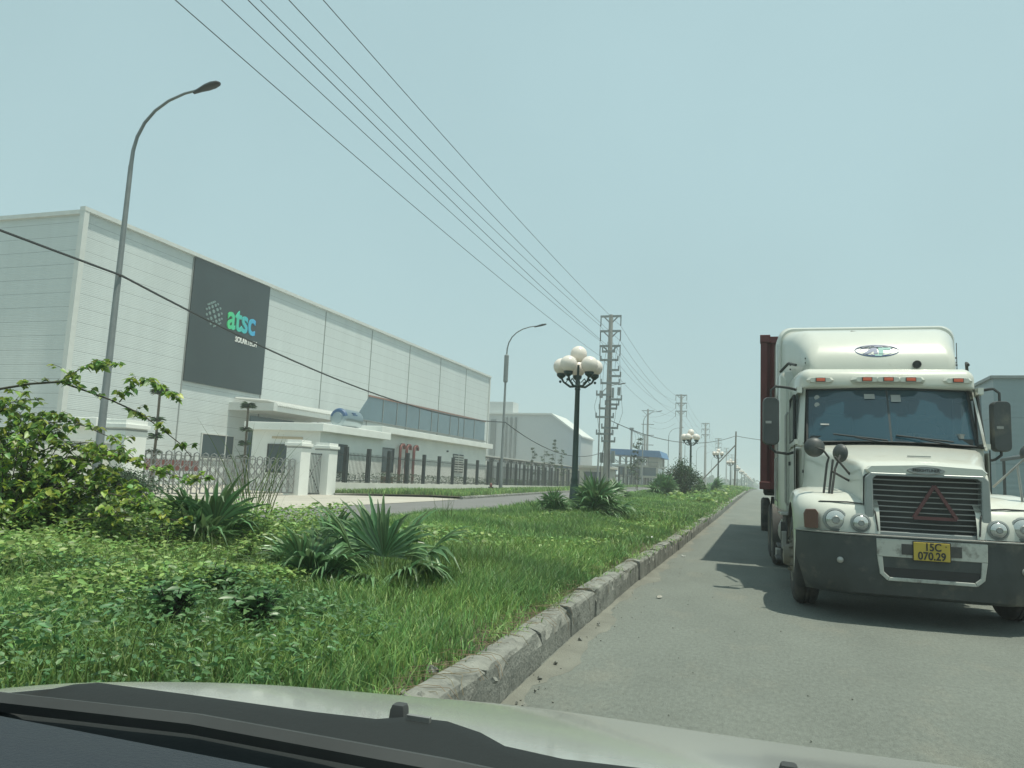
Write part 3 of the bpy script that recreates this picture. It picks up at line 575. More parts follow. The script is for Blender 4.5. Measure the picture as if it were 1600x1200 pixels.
t = thing('utility_room', 'long low white wing joining the two huts', 'outbuilding', (-27.5,41.7,0)); MB().box((1.8,1.7,1.7),(3.2,3.3,3.4)).build('wall', 'plaster', t)
for i, (y, lb) in enumerate([(47.9,'leftmost of three red bent pipes by the pump house'),(48.9,'middle one of three red bent pipes by the pump house'),(50.1,'rightmost of three red bent pipes by the pump house')]):
    t = tag(MB().tube([(0,0,0),(0,0,2.6),(0,.04,2.9),(0,.2,3.05),(0,.5,3.05),(0,.6,2.95),(0,.6,2.75)], .11, 10).build('red_pipe', 'redpipe', smooth=True, loc=(-24.0,y,.2)), lb, 'pipe', 'red pipes by the pump house')
t = thing('water_tank', 'steel water tank lying on the guardhouse roof', 'water tank', (-23.3,39.3,3.65))
MB().lathe([(.001,-1.14),(.3,-1.12),(.32,-1.06),(.5,-1.02),(.56,-.94),(.58,-.85),(.58,.85),(.56,.94),(.5,1.02),(.001,1.06)], (0,0,.62), 'Y', 32).build('tank', 'water_tank', t, smooth=True)
for sx in (-.35,.35): MB().tube([(sx,-.8,0),(sx,.8,0),(sx,.6,.3),(sx,-.6,.3),(sx,-.8,0)], .03, 5).build('stand_rail', 'steel', t)
arcp = [(math.cos(R(a_)), math.sin(R(a_))) for a_ in range(15,171,8)]
MB().grid([[(.36*c_,-1.06,.62+.36*s_) for c_,s_ in arcp],[(.51*c_,-1.035,.62+.51*s_) for c_,s_ in arcp],[(.585*c_,-.9,.62+.585*s_) for c_,s_ in arcp]]).build('blue_band', 'bluemark', t, smooth=True)
for z_, y_, l_ in ((.97,-.1,.42),(.88,-.02,.5)): MB().box((.485+(.97-z_)*.5,y_,z_),(.05,l_,.05), ry=.9).build('blue_mark', 'bluemark', t)
t = tag(MB().box((0,0,.45),(1.6,.7,.9)).box((0,0,.95),(1.7,.8,.1)).build('pump_cabinet', 'redpipe', loc=(-23.3,44.2,.0), rz=1.57), 'low red cabinet beside the bent pipes', 'cabinet')

# gate pillars
def pillar(x, y, h, label, s=.8):
    t = thing('gate_pillar', label, 'gate pillar', (x,y,0)); t['group'] = 'square white gate pillars'
    MB().box((0,0,h/2),(s,s,h)).build('shaft', 'plaster', t, bevel=.01); MB().box((0,0,h+.07),(s+.14,s+.14,.14)).box((0,0,h+.21),(s,s,.14)).build('cap', 'plaster', t, bevel=.01)
    MB().box((0,0,h-.06),(s+.02,s+.02,.06)).build('cap_groove', 'seam', t)
pillar(-20.65,20.4,2.35,'left gate pillar, standing behind the arching bush',.95); pillar(-20.65,30.7,2.3,'gate pillar between sliding gate and dark side gate'); pillar(-20.65,33.1,2.3,'gate pillar at the start of the picket fence')
# retractable gate
t = thing('sliding_gate', 'stainless steel folding lattice gate across the factory entrance', 'gate', (-20.6,21.0,.02)); n = 19; st = 9.2/n
for k in range(n+1):
    mb = MB(); y = k*st
    for xx in (-.13,.13): mb.tube([(xx,y,.1),(xx,y,1.62)], .028, 5)
    mb.tube([(-.13,y,1.62),(0,y,1.68),(.13,y,1.62)], .022, 5); mb.box((0,y,.12),(.3,.06,.05)); mb.build('upright', 'steel', t)
for xx in (-.16,.16):
    mb = MB()
    for k in range(n):
        y0, y1 = k*st, (k+1)*st
        for z0 in (.25,.65,1.05): mb.tube([(xx,y0,z0),(xx,y1,z0+.4)], .014, 4); mb.tube([(xx,y1,z0),(xx,y0,z0+.4)], .014, 4)
        mb.tube([(xx,y0,1.5),(xx,(y0+y1)/2,1.56),(xx,y1,1.5)], .014, 4)
    mb.build('lattice', 'steel', t)
MB().box((0,-.15,.6),(.5,.35,1.2)).build('drive_box', 'galv', t, bevel=.03)
t = thing('side_gate', 'dark barred pedestrian gate between two white pillars', 'gate', (-20.65,31.12,.05)); mb = MB(); [mb.tube([(0,.08+.13*i,0),(0,.08+.13*i,2.0)], .014, 5) for i in range(12)]; mb.build('bars', 'darkmetal', t)
mb = MB(); [mb.box((0,.78,z),(.05,1.56,.05)) for z in (.05,1.95)]; mb.tube([(0,.05,.1),(0,1.5,1.9)], .018, 5); mb.tube([(0,1.5,.1),(0,.05,1.9)], .018, 5); mb.build('frame', 'darkmetal', t)
t = tag(MB().box((0,0,.25),(.12,9.6,.5)).build('planter_rail', 'redpipe', loc=(-26,25.5,.9)), 'low red rail seen behind the sliding gate', 'rail')
# left low structures
t = thing('parapet_wall', 'white boundary wall left of the gate pillar', 'wall', (-20.8,6,0)); MB().box((0,7,.9),(.22,13.8,1.8)).build('wall', 'plinth', t); MB().box((0,7,1.84),(.3,13.8,.08)).build('coping', 'trim', t)
t = flat_house('booth', 'grey roofed booth left of the gate behind the leaning lamp pole', -30.5, -28.2, 26.2, 27.9, 3.1, .3)
# picket fence
def fence(name, label, x, y0, y1, step, zf, hp=2.55, wall=.62, dens=.14):
    t = thing(name, label, 'fence', (x,y0,0)); L = y1-y0; k = int(L/step); mb = MB()
    for i in range(k): ya, yb = y0+i*step, y0+(i+1)*step; z = float(zf((ya+yb)/2)); mb.box((0,(i+.5)*step,(wall+z)/2),(.24,step,wall+z))
    mb.build('base_wall', 'plinth', t)
    for i in range(k+1): z = float(zf(y0+i*step)); MB().box((0,i*step,z+(hp+wall)/2),(.2,.2,hp-wall)).build('post', 'darkmetal', t)
    for i in range(k):
        mb = MB(); z = float(zf(y0+(i+.5)*step)); n = int(step/dens); far = i > 18
        if far: n = n//2
        for j in range(1,n): mb.box((0,i*step+j*step/n,z+wall+.82),(.018,.018 if not far else .04,1.62))
        for zz in (wall+.12,wall+1.5): mb.box((0,(i+.5)*step,z+zz),(.03,step-.2,.04))
        mb.build('picket_panel', 'darkmetal', t)
    return t
fence('picket_fence', 'dark picket fence on a low white wall, from gate pillar into the distance', -21.3, 33.6, 93.6, 2.5, lambda y: .0)
fence('picket_fence', 'farther dark picket fence before the blue roofed building', -17.2, 96, 146, 3.3, lambda y: float(gz(-17,y))*.6, 2.9, .5, .3)
# long shelter
t = thing('bike_shelter', 'long low shelter roof on dark posts behind the fence', 'shelter', (-26.4,67,0))
MB().box((0,18.5,3.28),(3.2,37,.08)).build('roof', 'trim', t); mb = MB()
for i in range(13):
    y = .3+i*3.05; mb.box((1.2,y,1.6),(.14,.14,3.2)); mb.box((-1.2,y,1.6),(.14,.14,3.2)); mb.tube([(1.2,y,2.6),(1.2,y+.7,3.2)], .04, 4); mb.tube([(1.2,y,2.6),(1.2,y-.7,3.2)], .04, 4)
mb.build('post_frame', 'darkmetal', t); mb = MB(); mb.box((1.5,18.5,3.12),(.1,37,.1)); mb.box((1.5,18.5,2.86),(.08,37,.06)); [mb.tube([(1.5,i*.5,2.86),(1.5,i*.5+.25,3.1),(1.5,i*.5+.5,2.86)], .02, 3) for i in range(74)]; mb.build('truss', 'darkmetal', t)
# parked motorbikes
t = thing('motorbike', 'dark motorbike parked nearest under the shelter', 'motorbike', (-25.6,68.6,0), .2, 'motorbikes parked under the shelter')
for yy in (-.62,.62): w_ = MB().lathe([(.2,-.04),(.29,-.05),(.31,0),(.29,.05),(.2,.04)], (0,yy,.31), 'X', 16).build('wheel', 'black', t)
MB().loft([[(a*w_,y,z0+b*h_) for a,b in ((-1,0),(1,0),(.8,1),(-.8,1))] for (y,w_,z0,h_) in ((-.75,.06,.6,.1),(-.4,.13,.45,.3),(.1,.12,.3,.3),(.35,.14,.4,.45),(.6,.08,.7,.2))]).build('body', 'bluemark', t)
MB().box((0,-.3,.82),(.26,.75,.1)).build('seat', 'black', t, bevel=.03); MB().tube([(-.33,.35,1.05),(0,.5,.98),(.33,.35,1.05)], .02, 6).tube([(0,.62,.31),(0,.45,1.0)], .03, 6).build('handlebar', 'darkmetal', t)
ords = 'second third fourth fifth sixth seventh eighth ninth tenth eleventh twelfth thirteenth fourteenth fifteenth sixteenth'.split()
for i in range(11): copy_tree(t, loc=(-25.5+.3*math.sin(i*2.), 70.6+i*1.9+.5*math.sin(i*1.7), 0), rz=.25+.2*math.sin(i*3.), label=ords[i]+' motorbike from the near end of the shelter')
# grey warehouse behind
t = thing('warehouse', 'pale grey warehouse with sloping gable beyond the factory', 'warehouse', (0,118,0))
MB().prism([(-60,0),(-27.4,0),(-27.4,8.3),(-32.4,11.75),(-60,11.6)], 0, 9, lambda a,b,d: (a,d,b)).build('wall', mat('warehouse_cladding', (.42,.45,.45), .6, var=.04), t)
MB().prism([(-60,11.6),(-32.4,11.75),(-27.2,8.2),(-27.2,8.45),(-32.3,12.0),(-60,11.85)], -.4, 9.3, lambda a,b,d: (a,d,b)).build('roof_trim', 'trim', t)
mb = MB(); mb.box((-42.3,-.1,5.4),(.9,.3,10.8)); [mb.box((x_,-.1,5.6),(.3,.3,11.2)) for x_ in (-40.0,-39.2,-38.4)]; mb.build('column', 'galv', t)
MB().box((-41.5,2,12.9),(4.6,3,1.9)).build('roof_monitor', 'panel2', t)
t = thing('small_warehouse', 'low blue roofed shed right of the grey gable', 'shed', (-25,108,0)); MB().box((0,4,1.6),(7.5,8,3.2)).build('wall', 'cream', t); MB().prism([(-4,3.1),(4,3.1),(3.8,3.3),(-4,3.6)], -.3, 8.3, lambda a,b,d: (a,d,b)).build('roof', 'blueroof', t)
t = thing('gate_office', 'cream flat roofed hut left of the concrete utility pole', 'hut', (-20.4,95,0)); MB().box((0,3,1.5),(3.6,6,3.0)).build('wall', 'cream', t); MB().box((0,3,3.15),(4.2,6.6,.3)).build('roof_slab', 'cream', t)
win(t, (0,-.02,1.75),(2.1,.08,1.5),'y', bars=2)
# blue roofed building
t = thing('blue_roofed_building', 'three storey building with a blue metal roof behind the poles', 'building', (-18.4,115,.4))
mb = MB(); [mb.box((0,4,z),(7.6,8,.3)) for z in (.15,2.0,3.55)]; [mb.box((x_,y_,2.6),(.3,.3,5.2)) for x_ in (-3.5,-1.2,1.2,3.5) for y_ in (.2,7.8)]; mb.build('frame', 'cream', t)
MB().box((.6,4.3,2.75),(6.0,7,1.4)).build('wall', 'glassblue', t); MB().box((2.9,3,4.4),(1.3,6,1.7)).build('stair_wall', 'cream', t); MB().prism([(-4.0,5.2),(4.3,4.9),(3.9,5.9),(-4.0,6.05)], -.6, 8.6, lambda a,b,d: (a,d,b)).build('roof', 'blueroof', t)
mb = MB(); [mb.tube([(x_,-.3,5.0),(x_+1.1,-.1,4.0)], .06, 4) for x_ in (-3.4,-2,-.6,.8)]; mb.tube([(-3.7,-.2,4.2),(3.7,-.2,4.2)], .07, 4); mb.build('brace', 'galv', t)
# right hand building
t = thing('grey_hall', 'tall blue grey hall behind the truck on the right', 'hall', (0,60,.5))
MB().prism([(15.3,0),(60,0),(60,9.2),(15.3,9.2)], 0, 40, lambda a,b,d: (a,d,b)).build('wall', 'panel3', t); MB().box((37.6,-.05,9.25),(44.9,.3,.2)).box((15.25,20,9.25),(.3,40.2,.2)).build('roof_trim', 'galv', t)
t = thing('awning', 'curved dark awning with white rim behind the right mirror', 'awning', (12.2,34,.1)); MB().loft([[(x_,y_,2.9+.5*math.sin(math.pi*(x_+2.6)/5.2)+dz) for (x_,dz) in [(-2.6+.52*i,0) for i in range(11)]+[(2.6-.52*i,-.12) for i in range(11)]] for y_ in (0,3)]).build('cover', 'darkmetal', t)
MB().tube([(-2.6+.52*i,-.05,2.9+.5*math.sin(math.pi*i/10)) for i in range(11)], .07, 5).build('rim', 'trim', t); mb = MB(); [mb.tube([(x_,y_,0),(x_,y_,2.9)], .06, 5) for x_ in (-2.5,2.5) for y_ in (.1,2.9)]; mb.build('post', 'darkmetal', t)

# ---------------------------------------------------------------- lamps
def globe_lamp(x, y, label):
    z = MZ(x,y)-.05; t = thing('globe_lamp', label, 'lamp post', (x,y,z), R(20), 'globe lamp posts along the median')
    MB().lathe([(.17,0),(.17,.1),(.13,.16),(.15,.3),(.12,.42),(.1,.75),(.085,.8),(.1,.86),(.078,.95),(.06,3.1),(.075,3.14),(.05,3.2),(.07,3.3),(.03,3.42),(.03,3.75)], n=16).build('post', 'lampgreen', t, smooth=True)
    for k in range(6):
        if k == 5: c = (0,0,4.03)
        else:
            a = R(72*k+14); q = Vector((math.cos(a),math.sin(a),0))*.44; c = (q.x,q.y,3.72)
            mb = MB(); mb.tube([(0,0,3.22),q*.45+Vector((0,0,3.2)),q*.85+Vector((0,0,3.32)),q+Vector((0,0,3.44))], [.035,.03,.025,.03], 8); mb.tube([q*.3+Vector((0,0,3.3)),q*.6+Vector((0,0,3.38)),q*.75+Vector((0,0,3.28))], .014, 6); mb.sphere((q.x*1.05,q.y*1.05,3.33),.035,8,6); arm = mb.build('arm', 'lampgreen', t, smooth=True)
            MB().lathe([(.03,3.4),(.11,3.47),(.12,3.53),(.1,3.55)], (q.x,q.y,0), n=14).build('cup', 'lampgreen', arm, smooth=True)
        MB().sphere(c, .21, 28, 16).build('globe_shade', 'globe', t, smooth=True)
    return t
gl = globe_lamp(-4.4, 18.4, 'nearest globe lamp post, dark green with six white globes')
for i, y in enumerate([50.6,84,117,150,182,214,247,280,312,345,378,410]):
    copy_tree(gl, loc=(-4.4,y,MZ(-4.4,y)-.0), rz=R(20+7*i), label=(ords+['seventeenth'])[i]+' nearest globe lamp post on the median')
def street_lamp(x, y, label, segment=False, h=9.25, name='street_lamp'):
    z = float(gz(x,y))+.05; t = thing(name, label, 'street lamp', (x,y,z), 0, 'curved street lamps along the service road')
    MB().box((0,0,.03),(.4,.4,.06)).lathe([(.12,.05),(.115,1.6),(.1,1.65),(.06,h)], n=14).build('pole', 'galv', t, smooth=True)
    MB().tube([(0,0,h-.05)]+[(2.15*(1-math.cos(u*math.pi/2))**1.15, 0, h+1.95*math.sin(u*math.pi/2)**.9) for u in (.12,.25,.4,.55,.7,.85,.97)], [.055,.05,.045,.042,.04,.036,.034,.032], 8).build('arm', 'galv', t, smooth=True)
    MB().loft([[(xx,yy*w_,h+1.9+(xx-2)*.22+zz*hh) for yy,zz in ((-1,0),(-.8,.9),(0,1.1),(.8,.9),(1,0),(.5,-.5),(-.5,-.5))] for (xx,w_,hh) in ((1.9,.045,.045),(2.1,.08,.06),(2.3,.13,.07),(2.5,.14,.07),(2.66,.1,.055),(2.72,.05,.03))]).build('lamp_head', 'darkmetal', t, smooth=True)
    if segment: MB().lathe([(.1,7.35),(.16,7.4),(.16,9.2),(.1,9.25)], n=10).build('segment', 'galv', t)  # wider cylinder around the upper pole
    return t
s1 = street_lamp(-16.5,15.5,'tall curved street lamp nearest the camera, crossing the factory front')
street_lamp(-16.5,48.0,'street lamp with a thicker grey sleeve near its top, past the pump house', True)
for i, y in enumerate([79.5,111,143,175,207,239,271]): copy_tree(s1, loc=(-16.5,y,float(gz(-16.5,y))), label=ords[i+1]+' street lamp from the camera along the service road')
t = thing('yard_lamp', 'thin curved lamp in the yard at the far left edge', 'lamp', (-32.4,24.2,0)); MB().tube([(0,0,0),(0,0,6.0),(-.05,0,6.4),(-.35,0,6.9),(-.9,0,7.25),(-2.2,-.3,7.6)], .05, 6).build('pole', 'galv', t, smooth=True); MB().box((-2.4,-.3,7.65),(.5,.2,.09)).build('lamp_head', 'darkmetal', t)
t = thing('hydrant', 'small dark fire hydrant on the verge beside the second street lamp', 'hydrant', (-16.9,47.2,.18)); MB().lathe([(.11,0),(.11,.06),(.07,.08),(.075,.5),(.1,.52),(.1,.57),(.07,.66),(.02,.72)], n=12).build('barrel', 'redpipe', t, smooth=True); MB().tube([(-.17,0,.42),(.17,0,.42)], .045, 8).build('nozzle', 'darkmetal', t)

# ---------------------------------------------------------------- poles and wires
def power_pole(x, y, label, rich=False, h=17.2):
    z = float(gz(x,y)); t = thing('power_pole', label, 'utility pole', (x,y,z), 0, 'tall concrete power poles along the service road')
    MB().lathe([(.36,0),(.2,h)], n=12).build('pole', 'concrete', t, smooth=True)
    for k, za in enumerate((h-.15, h-1.65, h-3.15)):
        mb = MB(); mb.box((0,0,za),(2.1,.16,.2)); [mb.tube([(sx*.75,0,za),(0,0,za-.75)], .065, 5) for sx in (-1,1)]; ca = mb.build('crossarm', 'galv', t)
        for sx in (-1,1): MB().lathe([(.02,0),(.02,-.1)]+[(r_, -.12-.085*j-.02*q) for j in range(10) for q, r_ in enumerate((.03,.07))]+[(.02,-1.0)], (sx*1.0,0,za), n=8).build('insulator', 'insul', ca)
    if rich:
        for za, a, b in ((13.45,-.75,.55),(11.6,.0,1.0),(11.0,0,1.2),(9.15,-1.2,.25),(8.7,-.2,1.35),(6.95,-1.2,.6),(5.9,-.6,1.05),(5.3,-1.1,.6),(4.6,-.55,.8),(12.6,-.9,.9),(10.3,-.8,1.1),(7.8,-.9,.9),(8.2,-.3,1.1)):
            mb = MB().box(((a+b)/2,-.25,za),(b-a,.16,.2)); [mb.tube([(q,-.25,za),(q,-.25,za+.42)], .08, 6) for q in (a+.05,b-.05)]; mb.build('bracket', 'galv', t)
        for c_, d_ in (((1.05,-.25,9.5),(.28,.3,.8)),((-.7,-.25,9.2),(.3,.3,.7)),((.45,-.25,9.35),(.2,.25,1.0))): MB().box(c_,d_).build('switch_gear', 'galv', t, bevel=.03)
        mb = MB(); [mb.tube([(a,-.3,z0),(a+c,-.5,(z0+z1)/2),(b,-.3,z1)], .018, 4) for a,b,c,z0,z1 in ((-1,-.7,.1,16.1,9.4),(-.2,-.6,-.3,14.4,9.2),(1,1.3,.2,13.2,9.1),(1,.6,-.3,14.7,11.6),(-1.1,-1.1,-.2,9,6.9),(1.3,1.0,.2,8.9,5.9),(.9,.3,-.1,9,4.9),(-1,-.4,.2,6.9,4.8))]
        mb.tube([(.2,-.32,9),(.24,-.34,5),(.3,-.4,.3)], .05, 6); mb.tube([(-.25,-.2,8),(-.3,-.3,4),(-.55,-.3,2),(-.5,-.3,.3)], .04, 6); mb.build('jumper_cable', 'wire', t)
        [MB().box(c_,d_).build('meter_box', 'galv', t, bevel=.02) for c_, d_ in (((-.5,-.15,3.0),(.3,.35,1.0)),((.62,-.15,3.1),(.32,.35,1.15)))]
    return t
PX = -14.3; PY = [73,143,208,272,336,400,465]
power_pole(PX, PY[0], 'nearest concrete power pole, crowded with switch gear and crossarms', True)
p2 = power_pole(PX, PY[1], 'second concrete power pole with three crossarms')
for i, y in enumerate(PY[2:]): copy_tree(p2, loc=(PX,y,float(gz(PX,y))), label=ords[i+1]+' concrete power pole away from the camera')
def sag(a, b, s, n=14):
    a = Vector(a); b = Vector(b); return [a.lerp(b, i/n)-Vector((0,0,4*s*(i/n)*(1-i/n))) for i in range(n+1)]
lvl = [(16.05,'top'),(14.55,'middle'),(13.05,'lowest')]
for (zi, nm), dn in zip(lvl, (.35,.8,1.2)):
    for sx, side in ((-1,'left'),(1,'right')):
        P = sag((PX+sx, 3, zi+dn), (PX+sx, PY[0], zi+float(gz(PX,PY[0]))), .55, 30)
        for a, b in zip(PY[:-1], PY[1:]): P += sag((PX+sx, a, zi+float(gz(PX,a))), (PX+sx, b, zi+float(gz(PX,b))), 1.5, 12)[1:]
        tag(MB().tube(P, .014, 4).build('power_line', 'wire'), '%s %s overhead power line on the concrete poles' % (nm, side), 'power line', 'overhead power lines')
P = sag((-16.5,-12,7.6),(-16.4,15.5,6.2),.15)+sag((-16.4,15.5,6.2),(-16.4,48,4.98),.95,24)[1:]+sag((-16.4,48,4.98),(-16.4,79.5,4.3),1.1)[1:]+sag((-16.4,79.5,4.3),(-16.4,111,4.6),.8)[1:]
tag(MB().tube(P, .032, 6).build('service_cable', 'wire'), 'thick black cable slung from street lamp to street lamp', 'cable')
# leaning prop pole with its cable
t = thing('timber_pole', 'thin dark pole propped by a slanting strut on the median', 'pole', (-3.6,111,MZ(-3.6,111)-.3)); MB().tube([(0,0,0),(.15,0,8.2)], [.14,.1], 8).build('pole', 'bark', t); MB().tube([(-5.3,0,.2),(.1,0,6.3)], [.09,.09], 6).build('strut', 'bark', t); MB().box((.05,-.1,3.2),(.3,.25,.9)).build('meter_box', 'galv', t)
P = sag((PX,73,7.4),(-3.5,111,8.6),1.6,20)+sag((-3.5,111,8.6),(12,118,9.0),.7)[1:]; tag(MB().tube(P, .04, 5).build('service_cable', 'wire'), 'black cable from the nearest power pole to the propped pole and on', 'cable')
# transformer frame poles behind
t = thing('transformer_frame', 'transformer frame of two poles behind the concrete pole', 'transformer', (-19,125,.5))
MB().tube([(0,8,0),(0,8,13.9)], [.22,.15], 8).build('tall_pole', 'concrete', t); MB().tube([(0,-9,0),(0,-9,9)], [.2,.14], 8).build('short_pole', 'concrete', t); MB().tube([(0,5,0),(0,5,9)], [.2,.14], 8).build('short_pole', 'concrete', t)
mb = MB(); [mb.box((0,8,z),(2.2,.14,.12)) for z in (13.6,11.2,9.3,7.6)]; [mb.box((0,-2,z),(.12,14,.12)) for z in (8.9,6.4,5.2)]; [mb.box((0,-7+i*3,6.75),(.2,.2,.6)) for i in range(4)]; [mb.tube([(.1,-7+i*3,8.9),(.3,-6.6+i*3,7.8),(.1,-7+i*3,6.9)], .03, 4) for i in range(4)]; [mb.tube([(sx*.9,8,13.5),(0,8,12.7)], .05, 4) for sx in (-1,1)]; mb.box((0,-9,9.1),(.6,.5,.4)); mb.box((0,1,4.3),(1.2,1.6,1.5)); mb.build('busbar', 'galv', t)
mb = MB(); [mb.tube(sag((-19+a,133,13.2-i*.9),(PX-1,143,15.6-i*1.4),.8,8), .02, 4) for i, a in enumerate((-1,.9,0))]; tag(mb.build('branch_lines', 'wire'), 'sagging branch wires from the transformer frame to the second power pole', 'cable')
# thin far lamps right of the row
# litter, and a flat pale sheet made as a paint smear on the road
for i, (x, y, s, lb) in enumerate([(-1.08,8.73,.05,'pale paint smear on the road below the kerb'),(-1.32,14.03,.06,'white litter lying against the far kerb'),(-1.95,14.2,.12,'white crumpled litter in the median grass')]):
    z = .006 if i < 2 else MZ(x,y)+.05; rs = random.Random(i); rows = [[(x+s*(a-1.5)*.35+rs.gauss(0,.008), y+s*(b-1.5)*.3*1.6, z+abs(rs.gauss(0,.012))+.004) for a in range(4)] for b in range(4)]
    tag(MB().grid(rows).build('litter', 'kerbside' if i == 0 else 'trim'), lb, 'litter', 'litter')
# ---------------------------------------------------------------- truck
M['paint'] = mat('truck_paint', (.52,.53,.47), .32, coat=.5, var=.05, scale=1.2, dirt=.4, dcol=(.37,.355,.29), dscale=2.4, bump=.05, bscale=3)
M['bumper'] = mat('bumper_plastic', (.045,.052,.052), .5, var=.3, scale=2, dirt=.47, dcol=(.13,.125,.1), dscale=3)
M['panelwhite'] = mat('bumper_insert', (.4,.41,.37), .5, var=.1, dirt=.5, dcol=(.06,.045,.035), dscale=7)
M['chrome'] = mat('grille_bar', (.3,.31,.3), .4, .5)
M['surround'] = mat('grille_surround', (.27,.29,.28), .4, .3, var=.12, scale=3)
M['lens'] = mat('headlamp_lens', (.5,.52,.5), .12, .5, coat=1)
M['amber'] = mat('amber_lens', (.65,.12,.05), .3, coat=.5)
M['signal'] = mat('signal_lens', (.13,.06,.045), .35, coat=.3)
M['tyre'] = mat('tyre', (.035,.034,.032), .85, var=.3, scale=5, bump=.4, bscale=40, dirt=.5, dcol=(.13,.115,.09), dscale=2)
M['rim'] = mat('dusty_rim', (.17,.155,.12), .7, .2, var=.3, scale=4)
M['frame'] = mat('chassis', (.05,.05,.047), .75, var=.3, scale=4, dirt=.45, dcol=(.12,.11,.09))
M['alu'] = mat('worn_aluminium', (.33,.33,.31), .45, .6, var=.25, scale=4)
M['winds'] = mat('cab_glass', (.018,.06,.085), .05, spec=1., alpha=.86)
M['sideglass'] = mat('side_glass', (.05,.09,.1), .06, spec=.8, alpha=.3)
M['interior'] = mat('cab_interior', (.05,.055,.055), .8)
M['plate'] = mat('plate_yellow', (.4,.3,.04), .45, var=.08)
M['ink'] = mat('plate_ink', (.02,.02,.02), .6)
M['logoblue'] = mat('decal_blue', (.05,.09,.2), .4); M['logogreen'] = mat('decal_green', (.06,.28,.25), .4)
M['tri'] = mat('warning_red', (.1,.035,.035), .5)
M['cont'] = mat('container_red', (.105,.022,.022), .6, var=.2, scale=1.2, dirt=.35, dcol=(.06,.03,.025))
T = thing('truck', 'white long nosed truck with yellow plate coming towards the camera', 'truck', (1.53,8.2,0), R(1.5))
def rr(hw, z0, z1, r, y, cx=0, n=6, rb=None):
    rb = r if rb is None else rb; L = []
    for (sx, zc, a0, q) in ((1,z0,-90,rb),(1,z1,0,r),(-1,z1,90,r),(-1,z0,180,rb)):
        cxx = sx*(hw-q); cz = zc+q if zc == z0 else zc-q
        for i in range(n+1): a = R(a0+90*i/n); L.append((cx+cxx+q*math.cos(a), y, cz+q*math.sin(a)))
    return L
body = MB()
# sleeper
body.loft([rr(1.12,.95,2.85,.05,3.22), rr(1.18,.95,2.95,.07,3.3), rr(1.2,.95,3.0,.08,3.6), rr(1.2,.95,3.0,.08,5.0)])
bd = body.build('sleeper', 'paint', T, smooth=True)
# raised roof fairing
sec = [(2.5,.8,2.8,2.9,.04),(2.52,.86,2.78,3.0,.08),(2.58,.885,2.76,3.12,.14),(2.7,.91,2.75,3.25,.2),(2.85,.94,2.75,3.34,.22),(3.05,.98,2.75,3.46,.24),(3.3,1.04,2.75,3.55,.22),(3.6,1.11,2.75,3.6,.2),(3.8,1.15,2.75,3.64,.18)]
MB().loft([rr(h,a,b,r_,y,rb=.03) for y,h,a,b,r_ in sec]).build('roof_fairing', 'paint', T, smooth=True)
rf = MB().loft([rr(1.165,2.7,3.68,.19,3.8,rb=.03), rr(1.2,2.7,3.72,.19,3.9,rb=.03), rr(1.2,2.7,3.78,.18,5.0,rb=.03)]).build('roof_rear', 'paint', T, smooth=True)
# cab roof cap with visor
cap = [(2.0,.9,2.6,2.68,.03),(2.02,.96,2.575,2.75,.07),(2.07,.985,2.565,2.8,.1),(2.2,1.01,2.56,2.84,.12),(2.5,1.04,2.56,2.87,.14),(3.0,1.07,2.56,2.88,.14),(3.25,1.08,2.56,2.88,.14)]
vis = MB().loft([[ (x, y+.13*(x/1.0)**2, z) for x,y,z in rr(h,a,b,r_,y,rb=.02)] for y,h,a,b,r_ in cap]).build('cab_roof', 'paint', T, smooth=True)
for x_ in (-.77,-.24,0,.25,.78):
    yy = 2.0+.13*x_*x_; pod = MB().loft([[(x_+a*.16*k, yy+.1-.11*math.sin(k*math.pi/2)*0-q, 2.665+b*.042*k) for a,b in ((-1,0),(-.85,.8),(0,1),(.85,.8),(1,0),(.85,-.8),(0,-1),(-.85,-.8))] for q,k in ((0,1.15),(.08,1.0),(.115,.8))]).build('marker_pod', 'paint', T, smooth=True)
    MB().box((x_, yy-.02, 2.665),(.115,.02,.05)).build('lamp_frame', 'frame', pod); MB().box((x_, yy-.032, 2.665),(.1,.012,.038)).build('marker_lens', 'amber', pod, bevel=.004)
# cab shell: lower body, pillars, back wall, floor
MB().loft([rr(1.0,.95,1.84,.05,1.95), rr(1.05,.95,1.86,.06,2.2), rr(1.07,.95,1.86,.06,3.25)]).build('cab_lower', 'paint', T, smooth=True)
mb = MB()
for s in (-1,1):
    mb.loft([[(s*.985,1.93+d,1.82),(s*1.05,2.05+d,1.82),(s*1.055,2.16+d,1.82),(s*1.0,2.0+d,1.82)] if k == 0 else [(s*.94,2.18+d,2.59),(s*.99,2.28+d,2.59),(s*1.0,2.42+d,2.59),(s*.95,2.24+d,2.59)] for k,d in ((0,-.06),(1,-.02))])
    mb.box((s*1.05,3.1,2.22),(.07,.32,.8)); mb.box((s*1.02,2.62,2.54),(.06,1.1,.08)); mb.box((s*1.05,2.6,1.87),(.07,1.2,.06))
mb.box((0,3.2,2.2),(2.0,.06,.8)); mb.build('cab_pillars', 'paint', T)
